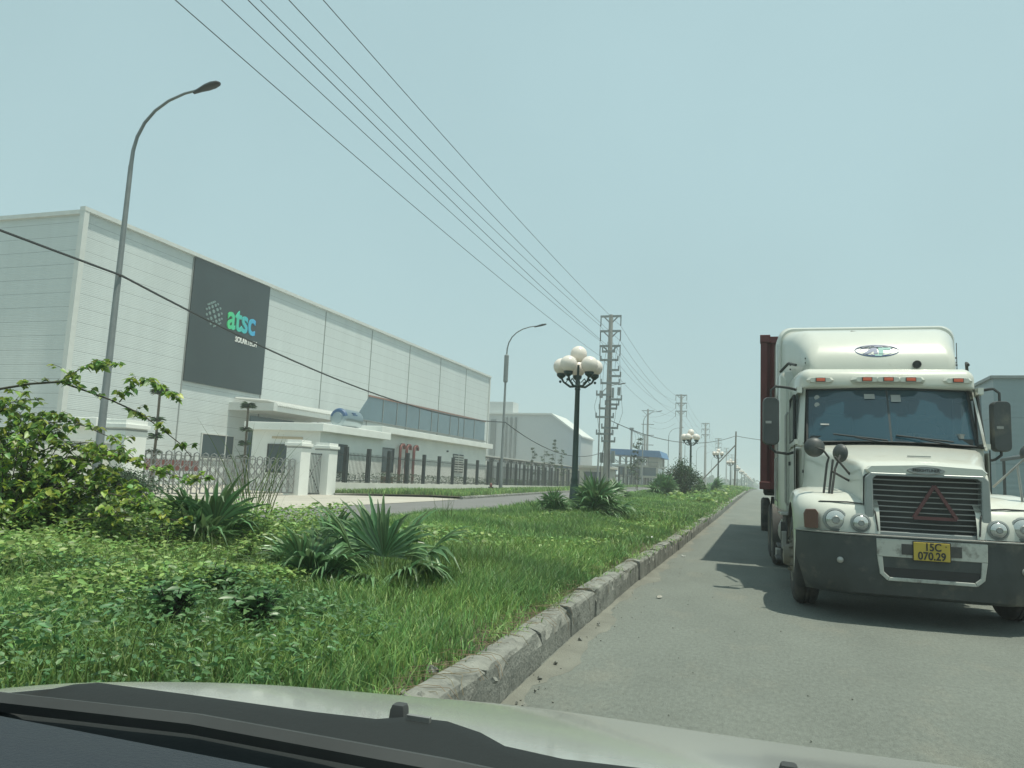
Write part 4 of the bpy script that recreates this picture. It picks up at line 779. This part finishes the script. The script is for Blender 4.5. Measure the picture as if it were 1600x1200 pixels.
for s in (-1,1):
    dw = MB().box((s*1.04,2.6,2.2),(.02,.85,.66)).build('side_window', 'sideglass', T); mb = MB(); mb.tube([(s*1.075,2.2,1.9),(s*1.075,2.95,1.9),(s*1.075,2.95,2.5),(s*1.065,2.38,2.5),(s*1.075,2.2,1.9)], .018, 6); mb.tube([(s*1.06,2.42,1.9),(s*1.06,2.5,2.5)], .014, 5); mb.build('rubber_seal', 'black', dw)
    dr = MB().box((s*1.077,2.55,1.4),(.014,1.0,.8)).build('door', 'paint', T, bevel=.005); MB().box((s*1.09,2.9,1.62),(.03,.16,.05)).build('handle', 'black', dr)
    MB().tube([(s*1.1,3.14,1.05),(s*1.13,3.14,1.1),(s*1.13,3.14,2.3),(s*1.1,3.14,2.35)], .016, 6).tube([(s*1.22,3.5,1.1),(s*1.25,3.5,1.12),(s*1.25,3.5,1.7),(s*1.22,3.5,1.72)], .016, 6).build('grab_rail', 'alu', T)
    MB().tube([(s*1.19,3.28,2.95),(s*1.1,2.95,3.02),(s*1.03,2.6,2.94)], .02, 6).build('trim_strip', 'black', T)
    MB().box((s*1.085,3.24,1.9),(.02,.012,1.8)).box((s*1.203,3.82,2.2),(.006,.02,2.5)).build('panel_gap', 'ink', T)
# interior
MB().box((0,2.2,1.9),(1.8,.45,.1)).box((-.0,3.12,2.1),(1.9,.08,.9)).build('dashboard', 'interior', T)
for s in (-1,1):
    st = MB().box((s*.52,2.95,1.72),(.5,.5,.14)).box((s*.52,3.08,2.02),(.5,.14,.62)).box((s*.52,3.06,2.42),(.26,.1,.18)).build('seat', 'interior', T, bevel=.03)
MB().tube([(.52+.21*math.cos(i*math.pi/10), 2.5+.08*math.sin(i*math.pi/10), 2.02+.19*math.sin(i*math.pi/10)) for i in range(21)], .016, 6).tube([(.33,2.48,2.02),(.71,2.48,2.02)], .014, 5).build('steering_wheel', 'black', T)
# windshield
def wpt(u, v):  # u -1..1, v 0..1
    x = u*(.94-.02*v+.0*v); y = 1.84+.30*v+(.15-.02*v)*u*u; z = 1.875+.69*v-.015*(1-v)*u*u; return (x,y,z)
ws = MB().grid([[wpt(-1+2*i/16,j/6) for i in range(17)] for j in range(7)]).build('windshield', 'winds', T, smooth=True)
mb = MB(); e = [wpt(-1+i/8,0) for i in range(17)]+[wpt(1,j/6) for j in range(1,7)]+[wpt(1-i/8,1) for i in range(1,17)]+[wpt(-1,1-j/6) for j in range(1,7)]
mb.tube([(a,b-.01,c) for a,b,c in e], .018, 6); mb.build('gasket', 'black', ws)
MB().grid([[wpt(-.012+.024*i,j/6) for i in (0,1)] for j in range(7)]).build('centre_divider', 'interior', ws)
for (u,v,r_) in ((-.87,.84,.032),(-.87,.7,.032)):
    p = wpt(u,v); MB().lathe([(r_,-.008),(r_,-.004)], (p[0],p[1],p[2]), 'Y', 16).build('round_sticker', 'alu', ws)
for (u,v,a,b) in ((.1,.82,.11,.1),(-.22,.85,.12,.07),(-.78,.33,.1,.02)):
    p = wpt(u,v); MB().box((p[0],p[1]-.014,p[2]),(a,.003,b), rx=-.42).build('sticker', 'alu', ws)
mb = MB(); rs = random.Random(2)
for i in range(16): mb.box((rs.uniform(-.1,.85),2.0+rs.random()*.1,1.955+rs.random()*.03),(rs.uniform(.05,.2),.1,rs.uniform(.02,.06)), rs.random())
mb.build('papers', 'alu', T)
for s, x0 in ((-1,-.15),(1,.55)):
    w_ = MB().tube([(x0+.05,1.78,1.87),(x0-.25,1.83,1.93)], .01, 5).build('wiper_arm', 'black', T); MB().tube([(x0+.1,1.8,1.9),(x0-.5,1.86,1.965)], .011, 5).build('wiper_blade', 'black', w_)
MB().grid([[(-1.0,1.72+.12,1.85),(-.5,1.72,1.872),(0,1.68,1.878),(.5,1.72,1.872),(1.0,1.84,1.85)],[(-1.0,2.02,1.845),(-.5,1.92,1.86),(0,1.88,1.865),(.5,1.92,1.86),(1.0,2.02,1.845)]]).build('cowl', 'black', T)
# hood
def hood_sec(y, ztop, hw, sh, zlow, lowx, crown=.03):
    L = []
    for i in range(0, 9): u = i/8; L.append((hw*u*.92, y, ztop-crown*u*u))
    L += [(hw*.97, y, ztop-crown-.25*sh), (hw, y, ztop-crown-sh*.7), (hw+.25*(lowx-hw), y, ztop-crown-sh-.35*(ztop-sh-zlow)), (lowx, y, zlow)]
    R_ = [(-a, b, c) for a,b,c in L[::-1][:-1]]; return R_+L
hs = [hood_sec(.20,1.475,.555,.05,1.02,.565,.015), hood_sec(.235,1.525,.56,.05,1.02,.575,.015), hood_sec(.30,1.565,.565,.06,1.0,.6,.02), hood_sec(.5,1.625,.6,.08,1.0,.68,.025), hood_sec(.8,1.69,.68,.1,1.0,.82,.03), hood_sec(1.2,1.76,.79,.12,1.0,.95,.035), hood_sec(1.6,1.82,.89,.13,1.0,1.02,.04), hood_sec(1.9,1.862,.97,.12,1.0,1.04,.04)]
hs2 = [[(a, b-(.06 if k > 1 else .0)*(1-(a/1.0)**2)*(1 if k > 6 else 0), c) for a,b,c in h] for k, h in enumerate(hs)]
hood = MB().grid(hs2).build('hood', 'paint', T, smooth=True)
MB().loft([[(x_*k, y_, 1.5+z_*k) for x_, z_ in ((-.54,.0),(-.5,-.05),(0,-.055),(.5,-.05),(.54,.0),(.5,.035),(0,.06),(-.5,.035))] for y_, k in ((.26,1),(.16,1),(.135,.97))]).build('hood_nose', 'paint', hood, smooth=True)
MB().box((0.04,.62,1.665),(.22,.02,.012)).build('hood_marking', 'alu', hood)
em = MB().loft([[(.15*k*math.cos(a), y_, 1.505+.036*k*math.sin(a)) for a in [i*math.pi/12 for i in range(24)]] for y_, k in ((.14,1.15),(.122,1.1),(.12,.95),(.128,.85))]).build('emblem', 'chrome', T, smooth=True)
text('FREIGHTLINER', .038, 'frame', em, frame_mat((0,.123,1.505),(1,0,0),(0,0,1)), 'lettering', .002, .0005, sx=.95)
for s_ in (-1,1):
    MB().tube([(s_*a*.925, b-.004, c-.012) for a,b,c in ((.565,.5,1.6),(.66,.8,1.66),(.77,1.2,1.73),(.87,1.6,1.785),(.95,1.86,1.82))], .004, 4).build('panel_gap', 'surround', hood)
    MB().lathe([(.02,0),(.02,.015)], (s_*1.0,1.95,1.5), 'X', 10).box((s_*1.085,2.04,1.4),(.012,.01,.86)).build('hinge', 'black', T)
# grille
gs = MB()
outer = [(-.5,1.47),(.5,1.47),(.545,1.42),(.555,.92),(.5,.84),(-.5,.84),(-.555,.92),(-.545,1.42)]; inner = [(-.44,1.44),(.44,1.44),(.475,1.41),(.47,.96),(.43,.9),(-.43,.9),(-.47,.96),(-.475,1.41)]
for y_ in (.13,.3): gs.v += [(a,y_+(.05 if b < 1.3 and False else 0),b) for a,b in outer]+[(a,y_,b) for a,b in inner]
for i in range(8):
    j = (i+1)%8; gs.f += [(i,j,8+j,8+i),(i,j,16+j,16+i),(8+i,8+j,24+j,24+i)]
sr = gs.build('grille_surround', 'surround', T, bevel=.012)
MB().box((0,.27,1.17),(.97,.03,.56)).build('radiator', 'frame', sr)
mb = MB(); rs = random.Random(4)
for i in range(10): z = 1.405-.052*i; k = rs.uniform(-.004,.004); mb.tube([(-.475,.165,z),(-.2,.16,z-.002+k),(.1,.16,z-.003),(.475,.165,z+k)], .0062, 6)
mb.build('grille_bar', 'chrome', sr)
mb = MB(); tp = [(.07,.135,1.36),(-.115,.135,1.045),(.26,.135,1.045)]
for a, b in ((0,1),(1,2),(2,0)):
    A = Vector(tp[a]); B_ = Vector(tp[b]); d = (B_-A).normalized(); n_ = Vector((-d.z,0,d.x))*.016; mb.prism([(A.x+n_.x,A.z+n_.z),(B_.x+n_.x,B_.z+n_.z),(B_.x-n_.x,B_.z-n_.z),(A.x-n_.x,A.z-n_.z)], .13-.002*a, .15, lambda p,q,d_: (p,d_,q))
tag(mb.build('warning_triangle', 'tri', T), 'red warning triangle tied to the grille')
# fenders
fo = [(.10,.87),(.11,.97),(.15,1.07),(.26,1.16),(.45,1.235),(.75,1.29),(1.05,1.31),(1.35,1.3),(1.6,1.25),(1.82,1.14),(1.95,.98),(2.0,.78)]
def fender(s):
    rows = []; n = len(fo)
    for i, (y,z) in enumerate(fo):
        th = R(205-225*i/(n-1)) if False else math.radians(-15+ (180+22)*(i/(n-1))); ay = 1.27-.6*math.cos(th); az = .53+.6*math.sin(th); az = max(az, .5) if i not in (0,n-1) else az
        sw = lambda u: .34*max(0,(u-.5)/.7)**2*max(0,1-i/4)
        k = Vector((ay-y, az-z)); kl = max(.001, k.length); k = k/kl; row = []
        for u, inn in ((.42,0),(.56,0),(.72,0),(.88,.0),(1.0,.008),(1.08,.03),(1.14,.07),(1.17,.13)):
            dz = (.05*max(0,(u-.9)/.27)) if i < 8 else 0; lo = .04*max(0,(.75-u)/.33)*(1 if 1 < i < 6 else 0)
            row.append((s*u, y+sw(u)+k.x*inn, z+k.y*inn+lo))
        row.append((s*1.18, ay if i > 1 else max(ay, y+sw(1.17)), az)); rows.append(row)
    f = MB().grid(rows); return f.build('fender', 'paint', T, smooth=True)
for s in (-1,1):
    fe = fender(s); sw = lambda u: .34*max(0,(abs(u)-.5)/.7)**2
    for (u, z, r_) in ((.82,.985,.094),(.595,.968,.072)):
        y_ = .09+sw(u); hl = MB().lathe([(r_+.022,.05),(r_+.02,.0),(r_+.004,-.008),(r_,.0),(r_*.96,.0)], (s*u,y_,z), 'Y', 28).build('headlight', 'surround', fe, smooth=True)
        MB().lathe([(r_,.01),(r_*.97,-.008),(r_*.8,-.02),(r_*.5,-.03),(r_*.2,-.034),(.001,-.035)], (s*u,y_,z), 'Y', 24).build('lens', 'lens', hl, smooth=True)
        MB().lathe([(r_*.42,-.036),(r_*.36,-.043),(r_*.3,-.03)], (s*u,y_,z), 'Y', 18).build('bulb_ring', 'chrome', hl, smooth=True)
    MB().loft([[(s*x_, .135+sw(x_)+d_, z_) for x_, z_ in ((.98,.885),(1.1,.885),(1.11,1.03),(1.09,1.075),(1.0,1.08),(.975,1.04))] for d_ in (0,-.1)]).build('turn_signal', 'signal', fe, bevel=.008)
    P = [(s*.44,.12,.9),(s*.46,.15,1.08),(s*.5,.22,1.15),(s*.7,.27,1.165),(s*.95,.32,1.16),(s*1.08,.4,1.1),(s*1.12,.42,.9)]
    MB().tube([(a,b-.024,c) for a,b,c in P], .0075, 5).build('panel_gap', 'frame', fe)
# bumper
def by(u): u = abs(u); return 0 if u < .55 else .42*((u-.55)/.63)**2
us = [-1.18,-1.15,-1.08,-1,-.9,-.8,-.7,-.6,-.45,-.3,0,.3,.45,.6,.7,.8,.9,1,1.08,1.15,1.18]
prof = [(.2,.855),(.12,.865),(.015,.86),(-.01,.845),(-.005,.8),(.0,.6),(.02,.42),(.05,.3),(.1,.27),(.2,.27)]
bp = MB().grid([[(u*(1-.09*max(0,(.62-z)/.35)*(abs(u)>.7)), by(u)+p*(1 if p < .3 else 1), z-(.02*(abs(u)-.8) if abs(u) > .8 else 0)) for p, z in prof] for u in us]).build('bumper', 'bumper', T, smooth=True)
MB().tube([(u, by(u)-.008, .858) for u in us], .009, 5).build('edge_strip', 'alu', bp)
mb = MB(); L1 = [(-.47,.83),(.47,.83),(.47,.665),(-.47,.665)]; yy = -.014
mb.prism([(-.475,.835),(.475,.835),(.47,.665),(-.47,.665)], yy, yy+.03, lambda a,b,d: (a,d,b)); mb.prism([(-.47,.664),(-.42,.664),(-.41,.52),(-.36,.475),(-.38,.44),(-.445,.5)], yy, yy+.05, lambda a,b,d: (a,d,b)); mb.prism([(.47,.664),(.445,.5),(.38,.44),(.36,.475),(.41,.52),(.42,.664)], yy, yy+.05, lambda a,b,d: (a,d,b)); mb.prism([(-.379,.44),(.379,.44),(.359,.474),(-.359,.474)], yy, yy+.05, lambda a,b,d: (a,d,b))
ins = mb.build('bumper_insert', 'panelwhite', bp, bevel=.006)
MB().box((0,.01,.565),(.82,.012,.19)).build('opening_shade', 'ink', bp)  # black panel painted in place of the shade inside the bumper opening
for s in (-1,1): MB().box((s*.2,-.02,.745),(.11,.01,.1)).build('step_pad', 'frame', bp)
for s in (-1,1): MB().lathe([(.032,.0),(.03,-.02),(.02,-.03),(.001,-.034)], (s*.79,by(.79)+.005,.6), 'Y', 16).build('marker_lamp', 'alu', bp, smooth=True)
pl = MB().box((0,-.028,.735),(.31,.012,.17)).build('number_plate', 'plate', bp, bevel=.004)
MB().box((0,-.025,.735),(.325,.008,.185)).build('plate_border', 'ink', pl)
text('15C', .1, 'ink', pl, frame_mat((0.01,-.036,.776),(1,0,0),(0,0,1)), 'characters', .001, .0025, sx=.85); text('070.29', .1, 'ink', pl, frame_mat((0,-.036,.692),(1,0,0),(0,0,1)), 'characters', .001, .0025, sx=.88)
MB().lathe([(.006,-.002),(.006,0)], (.12,-.035,.79), 'Y', 8).build('screw', 'ink', pl)
# decal on fairing
def arc(a0, a1, rx, rz, cx, cz, y, r_, n=20): return [(cx+rx*math.cos(a0+(a1-a0)*i/n), y, cz+rz*math.sin(a0+(a1-a0)*i/n)) for i in range(n+1)]
dy = 2.60; dc = MB(); fy = lambda z: 2.522+max(0,(z-3.0))*.62; dz0 = 3.13
def onf(P): return [(x_, fy(z_)-.01, z_) for x_, _, z_ in P]
dc.tube(onf(arc(0,2*math.pi,.265,.083,-.03,dz0,0,0,40)), .008, 4); dc.tube(onf(arc(0,2*math.pi,.2,.075,-.03,dz0,0,0,32)), .004, 4); dc.tube(onf(arc(0,2*math.pi,.1,.075,-.03,dz0,0,0,32)), .004, 4)
dc.tube(onf([(-.22,0,dz0+.035),(.16,0,dz0+.035)]), .004, 4); dc.tube(onf([(-.22,0,dz0-.035),(.16,0,dz0-.035)]), .004, 4)
dk = dc.build('globe_decal', 'logoblue', T)
def slab(poly, m): MB().prism(poly, 0, 1, lambda a,b,d: (a, fy(b)-.012-.006*(1-d), b)).build('decal_shape', m, dk)
slab([(-.2,dz0-.045),(-.08,dz0+.045),(-.03,dz0+.045),(-.02,dz0-.045),(-.07,dz0-.045),(-.07,dz0-.01),(-.14,dz0-.045)], 'logoblue'); slab([(-.01,dz0+.045),(.15,dz0+.045),(.13,dz0+.012),(.05,dz0+.012),(.04,dz0-.045),(-.01,dz0-.045)], 'logogreen')
slab([(-.06,dz0+.055),(.04,dz0+.055),(.0,dz0+.078),(-.05,dz0+.075)], 'logoblue'); slab([(-.06,dz0-.075),(.02,dz0-.078),(.04,dz0-.056),(-.06,dz0-.055)], 'logogreen')
MB().lathe([(.05,.1),(.05,-.04),(.042,-.045),(.04,-.03),(.001,-.03)], (.42,2.5,2.93), 'Y', 18).box((.42,2.55,2.87),(.06,.06,.08)).build('roof_camera', 'black', T, smooth=True)
MB().tube([(-.3,3.2,3.46),(-.26,3.2,3.51),(0,3.2,3.48)], .012, 5).build('roof_antenna', 'black', T)
mb = MB(); [mb.box((x_,y_,z_),(.02,.012,.02)) for s in (-1,1) for x_,y_,z_ in ((s*.9,2.66,2.98),(s*.9,2.66,3.04),(s*1.06,3.25,2.98),(s*1.06,3.25,3.04))]; mb.build('rivets', 'black', T)
mb = MB(); rs = random.Random(9)
# side mirrors
for s, x_, y_ in ((-1,-1.37,1.95),(1,1.22,2.05)):
    b = MB().loft([rr(.085,1.83,2.41,.05,y_-.045+.0,cx=x_), rr(.1,1.82,2.42,.06,y_,cx=x_), rr(.1,1.82,2.42,.06,y_+.1,cx=x_)]).build('side_mirror', 'bumper', T, smooth=True)
    MB().tube([(s*1.0,2.35,2.56),(s*1.15,2.2,2.58),(x_-s*.06,y_+.05,2.57),(x_,y_+.05,2.52),(x_,y_+.05,2.4)], .017, 6).build('mirror_arm', 'black', b, smooth=True); MB().tube([(s*1.04,2.3,1.76),(s*1.15,2.2,1.72),(x_-s*.06,y_+.05,1.73),(x_,y_+.05,1.78),(x_,y_+.05,1.84)], .017, 6).build('mirror_arm', 'black', b, smooth=True)
    MB().box((x_-.03,y_-.05,2.1),(.07,.006,.03)).build('mirror_sticker', 'alu', b)
# round fender mirrors
def rmir(x_, y_, z_, r_, label=None, tilt=0):
    t = MB().lathe([(r_*.25,-.06),(r_*.7,-.045),(r_*.97,-.015),(r_,0),(r_*.96,.008)], (0,0,0), 'Y', 24).build('round_mirror', 'bumper', T, smooth=True, loc=(x_,y_,z_), rz=tilt); return t
rmir(-.98,.55,1.725,.105); rmir(-.7,.72,1.68,.1,tilt=-.9); rmir(1.03,.55,1.72,.1)
for s in (-1,1):
    mb = MB()
    if s < 0:
        mb.tube([(-.9,.5,1.2),(-.86,.52,1.55),(-.84,.52,1.62),(-.9,.5,1.7),(-.98,.5,1.72)], .012, 6); mb.tube([(-.83,.46,1.17),(-.78,.52,1.5),(-.72,.6,1.65)], .012, 6); mb.tube([(-.78,.52,1.63),(-.55,.62,1.36)], .012, 6); mb.tube([(-.82,.5,1.48),(-.55,.62,1.34)], .012, 6); mb.tube([(-.85,.48,1.2),(-.8,.52,1.6)], .012, 6)
    else: mb.tube([(1.03,.5,1.72),(.95,.52,1.66),(.72,.66,1.38)], .012, 6); mb.tube([(.9,.52,1.6),(.93,.5,1.2)], .012, 6)
    mb.build('mirror_stalk', 'alu' if s > 0 else 'frame', T, smooth=True)
    MB().lathe([(.028,0),(.028,.02)], (s*.56,.62,1.35), 'X', 12).build('stalk_foot', 'black', T)
# wheels
def wheel(x_, y_, s, w_=.28, r_=.52, dual=False):
    n_ = 2 if dual else 1; tw = None
    for q in range(n_):
        xo = x_-s*(w_/2+q*(w_+.04)); mb = MB().lathe([(.3,-w_/2+.02),(.4,-w_/2),(.48,-w_/2+.02),(r_-.01,-w_/2+.05),(r_,-w_/2+.08),(r_,-.03),(r_-.015,-.028),(r_-.015,-.015),(r_,-.013),(r_,.013),(r_-.015,.015),(r_-.015,.028),(r_,.03),(r_,w_/2-.08),(r_-.01,w_/2-.05),(.48,w_/2-.02),(.4,w_/2),(.3,w_/2-.02)], (xo,y_,r_), 'X', 40)
        tw = mb.build('wheel', 'tyre', T, smooth=True)
        mb = MB(); o = s*w_/2; dish = .05 if not dual else -.1
        mb.lathe([(.3,o*.85),(.285,o*.95),(.27,o*.75),(.2,o*.75+s*dish*.3),(.13,o*.75+s*dish),(.1,o*.75+s*(dish+.07)),(.001,o*.75+s*(dish+.08))] if s > 0 else [(.3,o*.85),(.285,o*.95),(.27,o*.75),(.2,o*.75+s*dish*.3),(.13,o*.75+s*dish),(.1,o*.75+s*(dish+.07)),(.001,o*.75+s*(dish+.08))], (xo,y_,r_), 'X', 28)
        [mb.lathe([(.015,o*.75+s*dish*.4),(.015,o*.75+s*(dish*.4+.05))], (xo,y_+.165*math.cos(k*math.pi/5),r_+.165*math.sin(k*math.pi/5)), 'X', 6) for k in range(10)]
        mb.build('rim', 'rim', tw, smooth=True)
wheel(-1.17,1.27,-1); wheel(1.17,1.27,1)
for s in (-1,1):
    for y_ in (5.75,7.05): wheel(s*1.22,y_,s,.26,.51,True)
# chassis, tank, steps
mb = MB(); [mb.box((s*.42,4.2,.92),(.09,7.4,.26)) for s in (-1,1)]; [mb.tube([(-.95,y_,.5),(.95,y_,.5)], .07, 8) for y_ in (1.27,5.75,7.05)]; mb.box((0,1.0,.75),(.9,1.4,.6)); mb.build('chassis_frame', 'frame', T)
for s in (-1,1):
    MB().lathe([(.001,-.7),(.28,-.68),(.3,-.64),(.3,.64),(.28,.68),(.001,.7)], (s*.86,4.1,.62), 'Y', 24).build('fuel_tank', 'alu', T, smooth=True)
    mb = MB(); mb.box((s*1.0,2.75,.72),(.34,.75,.42)); mb.box((s*1.16,2.75,.52),(.2,.7,.03)); mb.box((s*1.18,2.75,.36),(.2,.6,.03)); mb.box((s*1.16,2.42,.6),(.14,.03,.5)); mb.build('battery_box', 'frame', T, bevel=.01)
    mb = MB(); mb.box((s*1.14,2.7,.95),(.18,.8,.03)); mb.box((s*1.19,2.4,.62),(.06,.16,.22)); mb.box((s*1.2,3.3,.38),(.1,.35,.12)); mb.box((s*1.13,3.5,.8),(.02,1.3,.05)); mb.build('step_plate', 'alu', T, bevel=.005)
    MB().grid([[(s*u,5.75-.62*math.cos(R(a)),.52+.62*math.sin(R(a))) for u in (.62,1.22)] for a in range(-10,131,10)]).build('mudguard', 'frame', T, smooth=True)
# container and trailer
t = thing('semi_trailer', 'trailer chassis behind the truck carrying the red container', 'trailer', (1.2,8.2,0), 0)
mb = MB(); [mb.box((s*.45,12.2,1.15),(.14,12.2,.24)) for s in (-1,1)]; [mb.box((0,y_,1.22),(2.3,.14,.14)) for y_ in (6.3,9,12,15,18)]; mb.build('chassis_frame', 'frame', t)
TT = T; T = t
for s in (-1,1):
    for y_ in (15.4,16.7): wheel(s*1.22,y_,s,.26,.51,True)
T = TT
t = thing('shipping_container', 'dark red shipping container riding behind the truck cab', 'container', (1.2,8.2,-.06), 0); yc = 5.35; L = 12.19
mb = MB(); n_ = 26; zz0, zz1 = 1.42, 3.86
def corr(k): return .036 if k % 4 in (1,2) else 0
rows = [[(-1.22+.02+.045*2*k*.9-.0+(.0), yc+.04+corr(k), z) for k in range(n_)] for z in (zz0,zz1)]; rows = [[(-1.16+2.32*k/(n_*2-1), yc+.03+corr(k), z) for k in range(n_*2)] for z in (zz0,zz1)]; mb.grid(rows)
for s in (-1,1): mb.grid([[(s*(1.2-corr(k)), yc+.1+(L-.2)*k/159, z) for k in range(160)] for z in (zz0,zz1)])
mb.box((0,yc+L/2,3.87),(2.36,L-.1,.04)); mb.box((0,yc+L-.05,2.65),(2.36,.05,2.5)); mb.box((0,yc+L/2,1.4),(2.36,L-.1,.1)); mb.build('panel', 'cont', t)
mb = MB(); [mb.box((s*1.17,y_,2.63),(.11,.11,2.6)) for s in (-1,1) for y_ in (yc+.05,yc+L-.05)]; [mb.box((0,y_,z),(2.3,.1,.11)) for y_ in (yc+.05,yc+L-.05) for z in (1.38,3.88)]; [mb.box((s*1.18,yc+L/2,z),(.08,L-.2,.11)) for s in (-1,1) for z in (1.38,3.88)]; mb.build('frame', 'cont', t)
for s in (-1,1):
    for z in (1.38,3.9): MB().box((s*1.15,yc+.07,z),(.17,.19,.13)).build('corner_casting', 'cont', t, bevel=.01)

# ---------------------------------------------------------------- own car
M['carwhite'] = mat('car_paint', (.31,.325,.31), .22, coat=.6, var=.04, scale=3)
M['cowlblack'] = mat('cowl_plastic', (.012,.015,.015), .7, spec=.25, var=.1, scale=6, bump=.08, bscale=120)
M['dash'] = mat('dashboard_vinyl', (.01,.014,.02), .5, bump=.25, bscale=260)
K = thing('car', 'white bonnet and black wiper cowl of the car the photo is taken from', 'car', (0,0,0))
edge = [(-1.1,.66,.925),(-1.12,.92,.893),(-1.03,1.01,.895),(-.90,1.2,.865),(-.83,1.33,.835),(-.68,1.53,.785),(-.50,1.66,.762),(-.22,1.75,.733),(.02,1.79,.72),(.3,1.77,.73),(.45,1.66,.765),(.56,1.45,.80),(.60,1.1,.86),(.60,.66,.92)]
rows = []
for (x,y,z) in edge:
    x0 = -.25+(x+.25)*.96; y0 = .66; z0 = .915+.012*(1-((x+.25)/.87)**2); row = []
    for i in range(9):
        u = i/8; row.append((x0+(x-x0)*u, y0+(y-y0)*u, z0+(z-z0)*u+.022*math.sin(math.pi*u)*max(0,min(1,(y-y0)/.8))))
    ox, oy = (x+.25)*.12, max(0,(y-.9))*.08
    row += [(x+ox*.35, y+oy*.4, z-.02), (x+ox*.6, y+oy*.8, z-.07), (x+ox*.7, y+oy, z-.2), (x+ox*.7, y+oy, z-.4)]; rows.append(row)
MB().grid(rows).build('bonnet', 'carwhite', K, smooth=True, sub=2)
ce = [(-1.35,.62),(-1.02,.70),(-.91,.73),(-.865,.785),(-.86,.81),(-.84,.83),(-.7,.84),(-.52,.85),(-.44,.86),(-.41,.885),(-.36,.89),(-.31,.87),(-.27,.84),(-.2,.83),(-.12,.84),(.05,.83),(.3,.8),(.62,.72),(.9,.6)]
MB().grid([[(x, y+.012, .915) for x, y in ce], [(x, y, .955) for x, y in ce], [(x, y-.03, .957-.0) for x, y in ce], [(x, y-.085, .945) for x, y in ce], [(x, y*.3+.47, .935) for x, y in ce], [(x, y*.1+.5, .9) for x, y in ce], [(x, .46, .84) for x, y in ce]]).build('cowl', 'cowlblack', K, smooth=True)
wb = MB().tube([(-.95,.70,.957),(-.6,.735,.962),(-.3,.735,.96),(.1,.71,.957),(.5,.66,.95)], .012, 6).build('wiper_blade', 'black', K)
MB().loft([[(x,.872+d,.956+e) for d,e in ((-.003,0),(-.003,.006),(.003,.006),(.003,0))] for x in (-.405,-.375)]).build('wiper_clip', 'alu', K)
for (x,y,z) in ((-.455,.955,.955),(.03,.95,.955)):
    MB().loft([[(x+a*.0095*k, y+b*.01*k, z-.018+h_*.75) for a,b in ((-1,-1),(1,-1),(1.1,.4),(.8,1),(-.8,1),(-1.1,.4))] for h_,k in ((-.012,1.1),(.004,1.0),(.012,.8))]).build('washer_nozzle', 'black', K, smooth=True)
MB().grid([[(x, yy+.0*x, zz) for x in [-1.3+.1*i for i in range(20)]] for yy, zz in ((.53,.80),(.515,1.015),(.50,1.033),(.46,1.036),(.3,1.03),(.05,1.02),(-.1,.8))]).build('dashboard', 'dash', K, smooth=True)
mb = MB(); [mb.box((-.75+.03*i,.40,1.0355),(.022,.006,.004)) for i in range(10)]; mb.build('air_vent', 'black', K)
mb = MB()
for (z0,x0,x1,y0,y1) in ((.5,-1.2,.7,-.1,.62),): mb.box(((x0+x1)/2,(y0+y1)/2,z0),(x1-x0,y1-y0,.5))
mb.build('front_bulkhead', 'cowlblack', K)
for s in (-1,1): w_ = MB().lathe([(.18,-.1),(.29,-.11),(.32,-.08),(.32,.08),(.29,.11),(.18,.1)], (-.25+s*.8,1.25,.32), 'X', 28).build('wheel', 'tyre', K, smooth=True)

# ---------------------------------------------------------------- haze
hz = bpy.data.materials.new('haze_air'); hz.use_nodes = True; n = hz.node_tree.nodes; n.remove(n['Principled BSDF']); v = n.new('ShaderNodeVolumePrincipled')
v.inputs['Density'].default_value = .0019; v.inputs['Color'].default_value = (.88,.95,.96,1); v.inputs['Anisotropy'].default_value = .25; hz.node_tree.links.new(v.outputs[0], n['Material Output'].inputs['Volume'])
M['haze'] = hz; tag(MB().box((0,0,11),(3300,3300,26)).build('haze', 'haze'), 'pale even haze filling the air over road and fields', 'haze', kind='stuff')
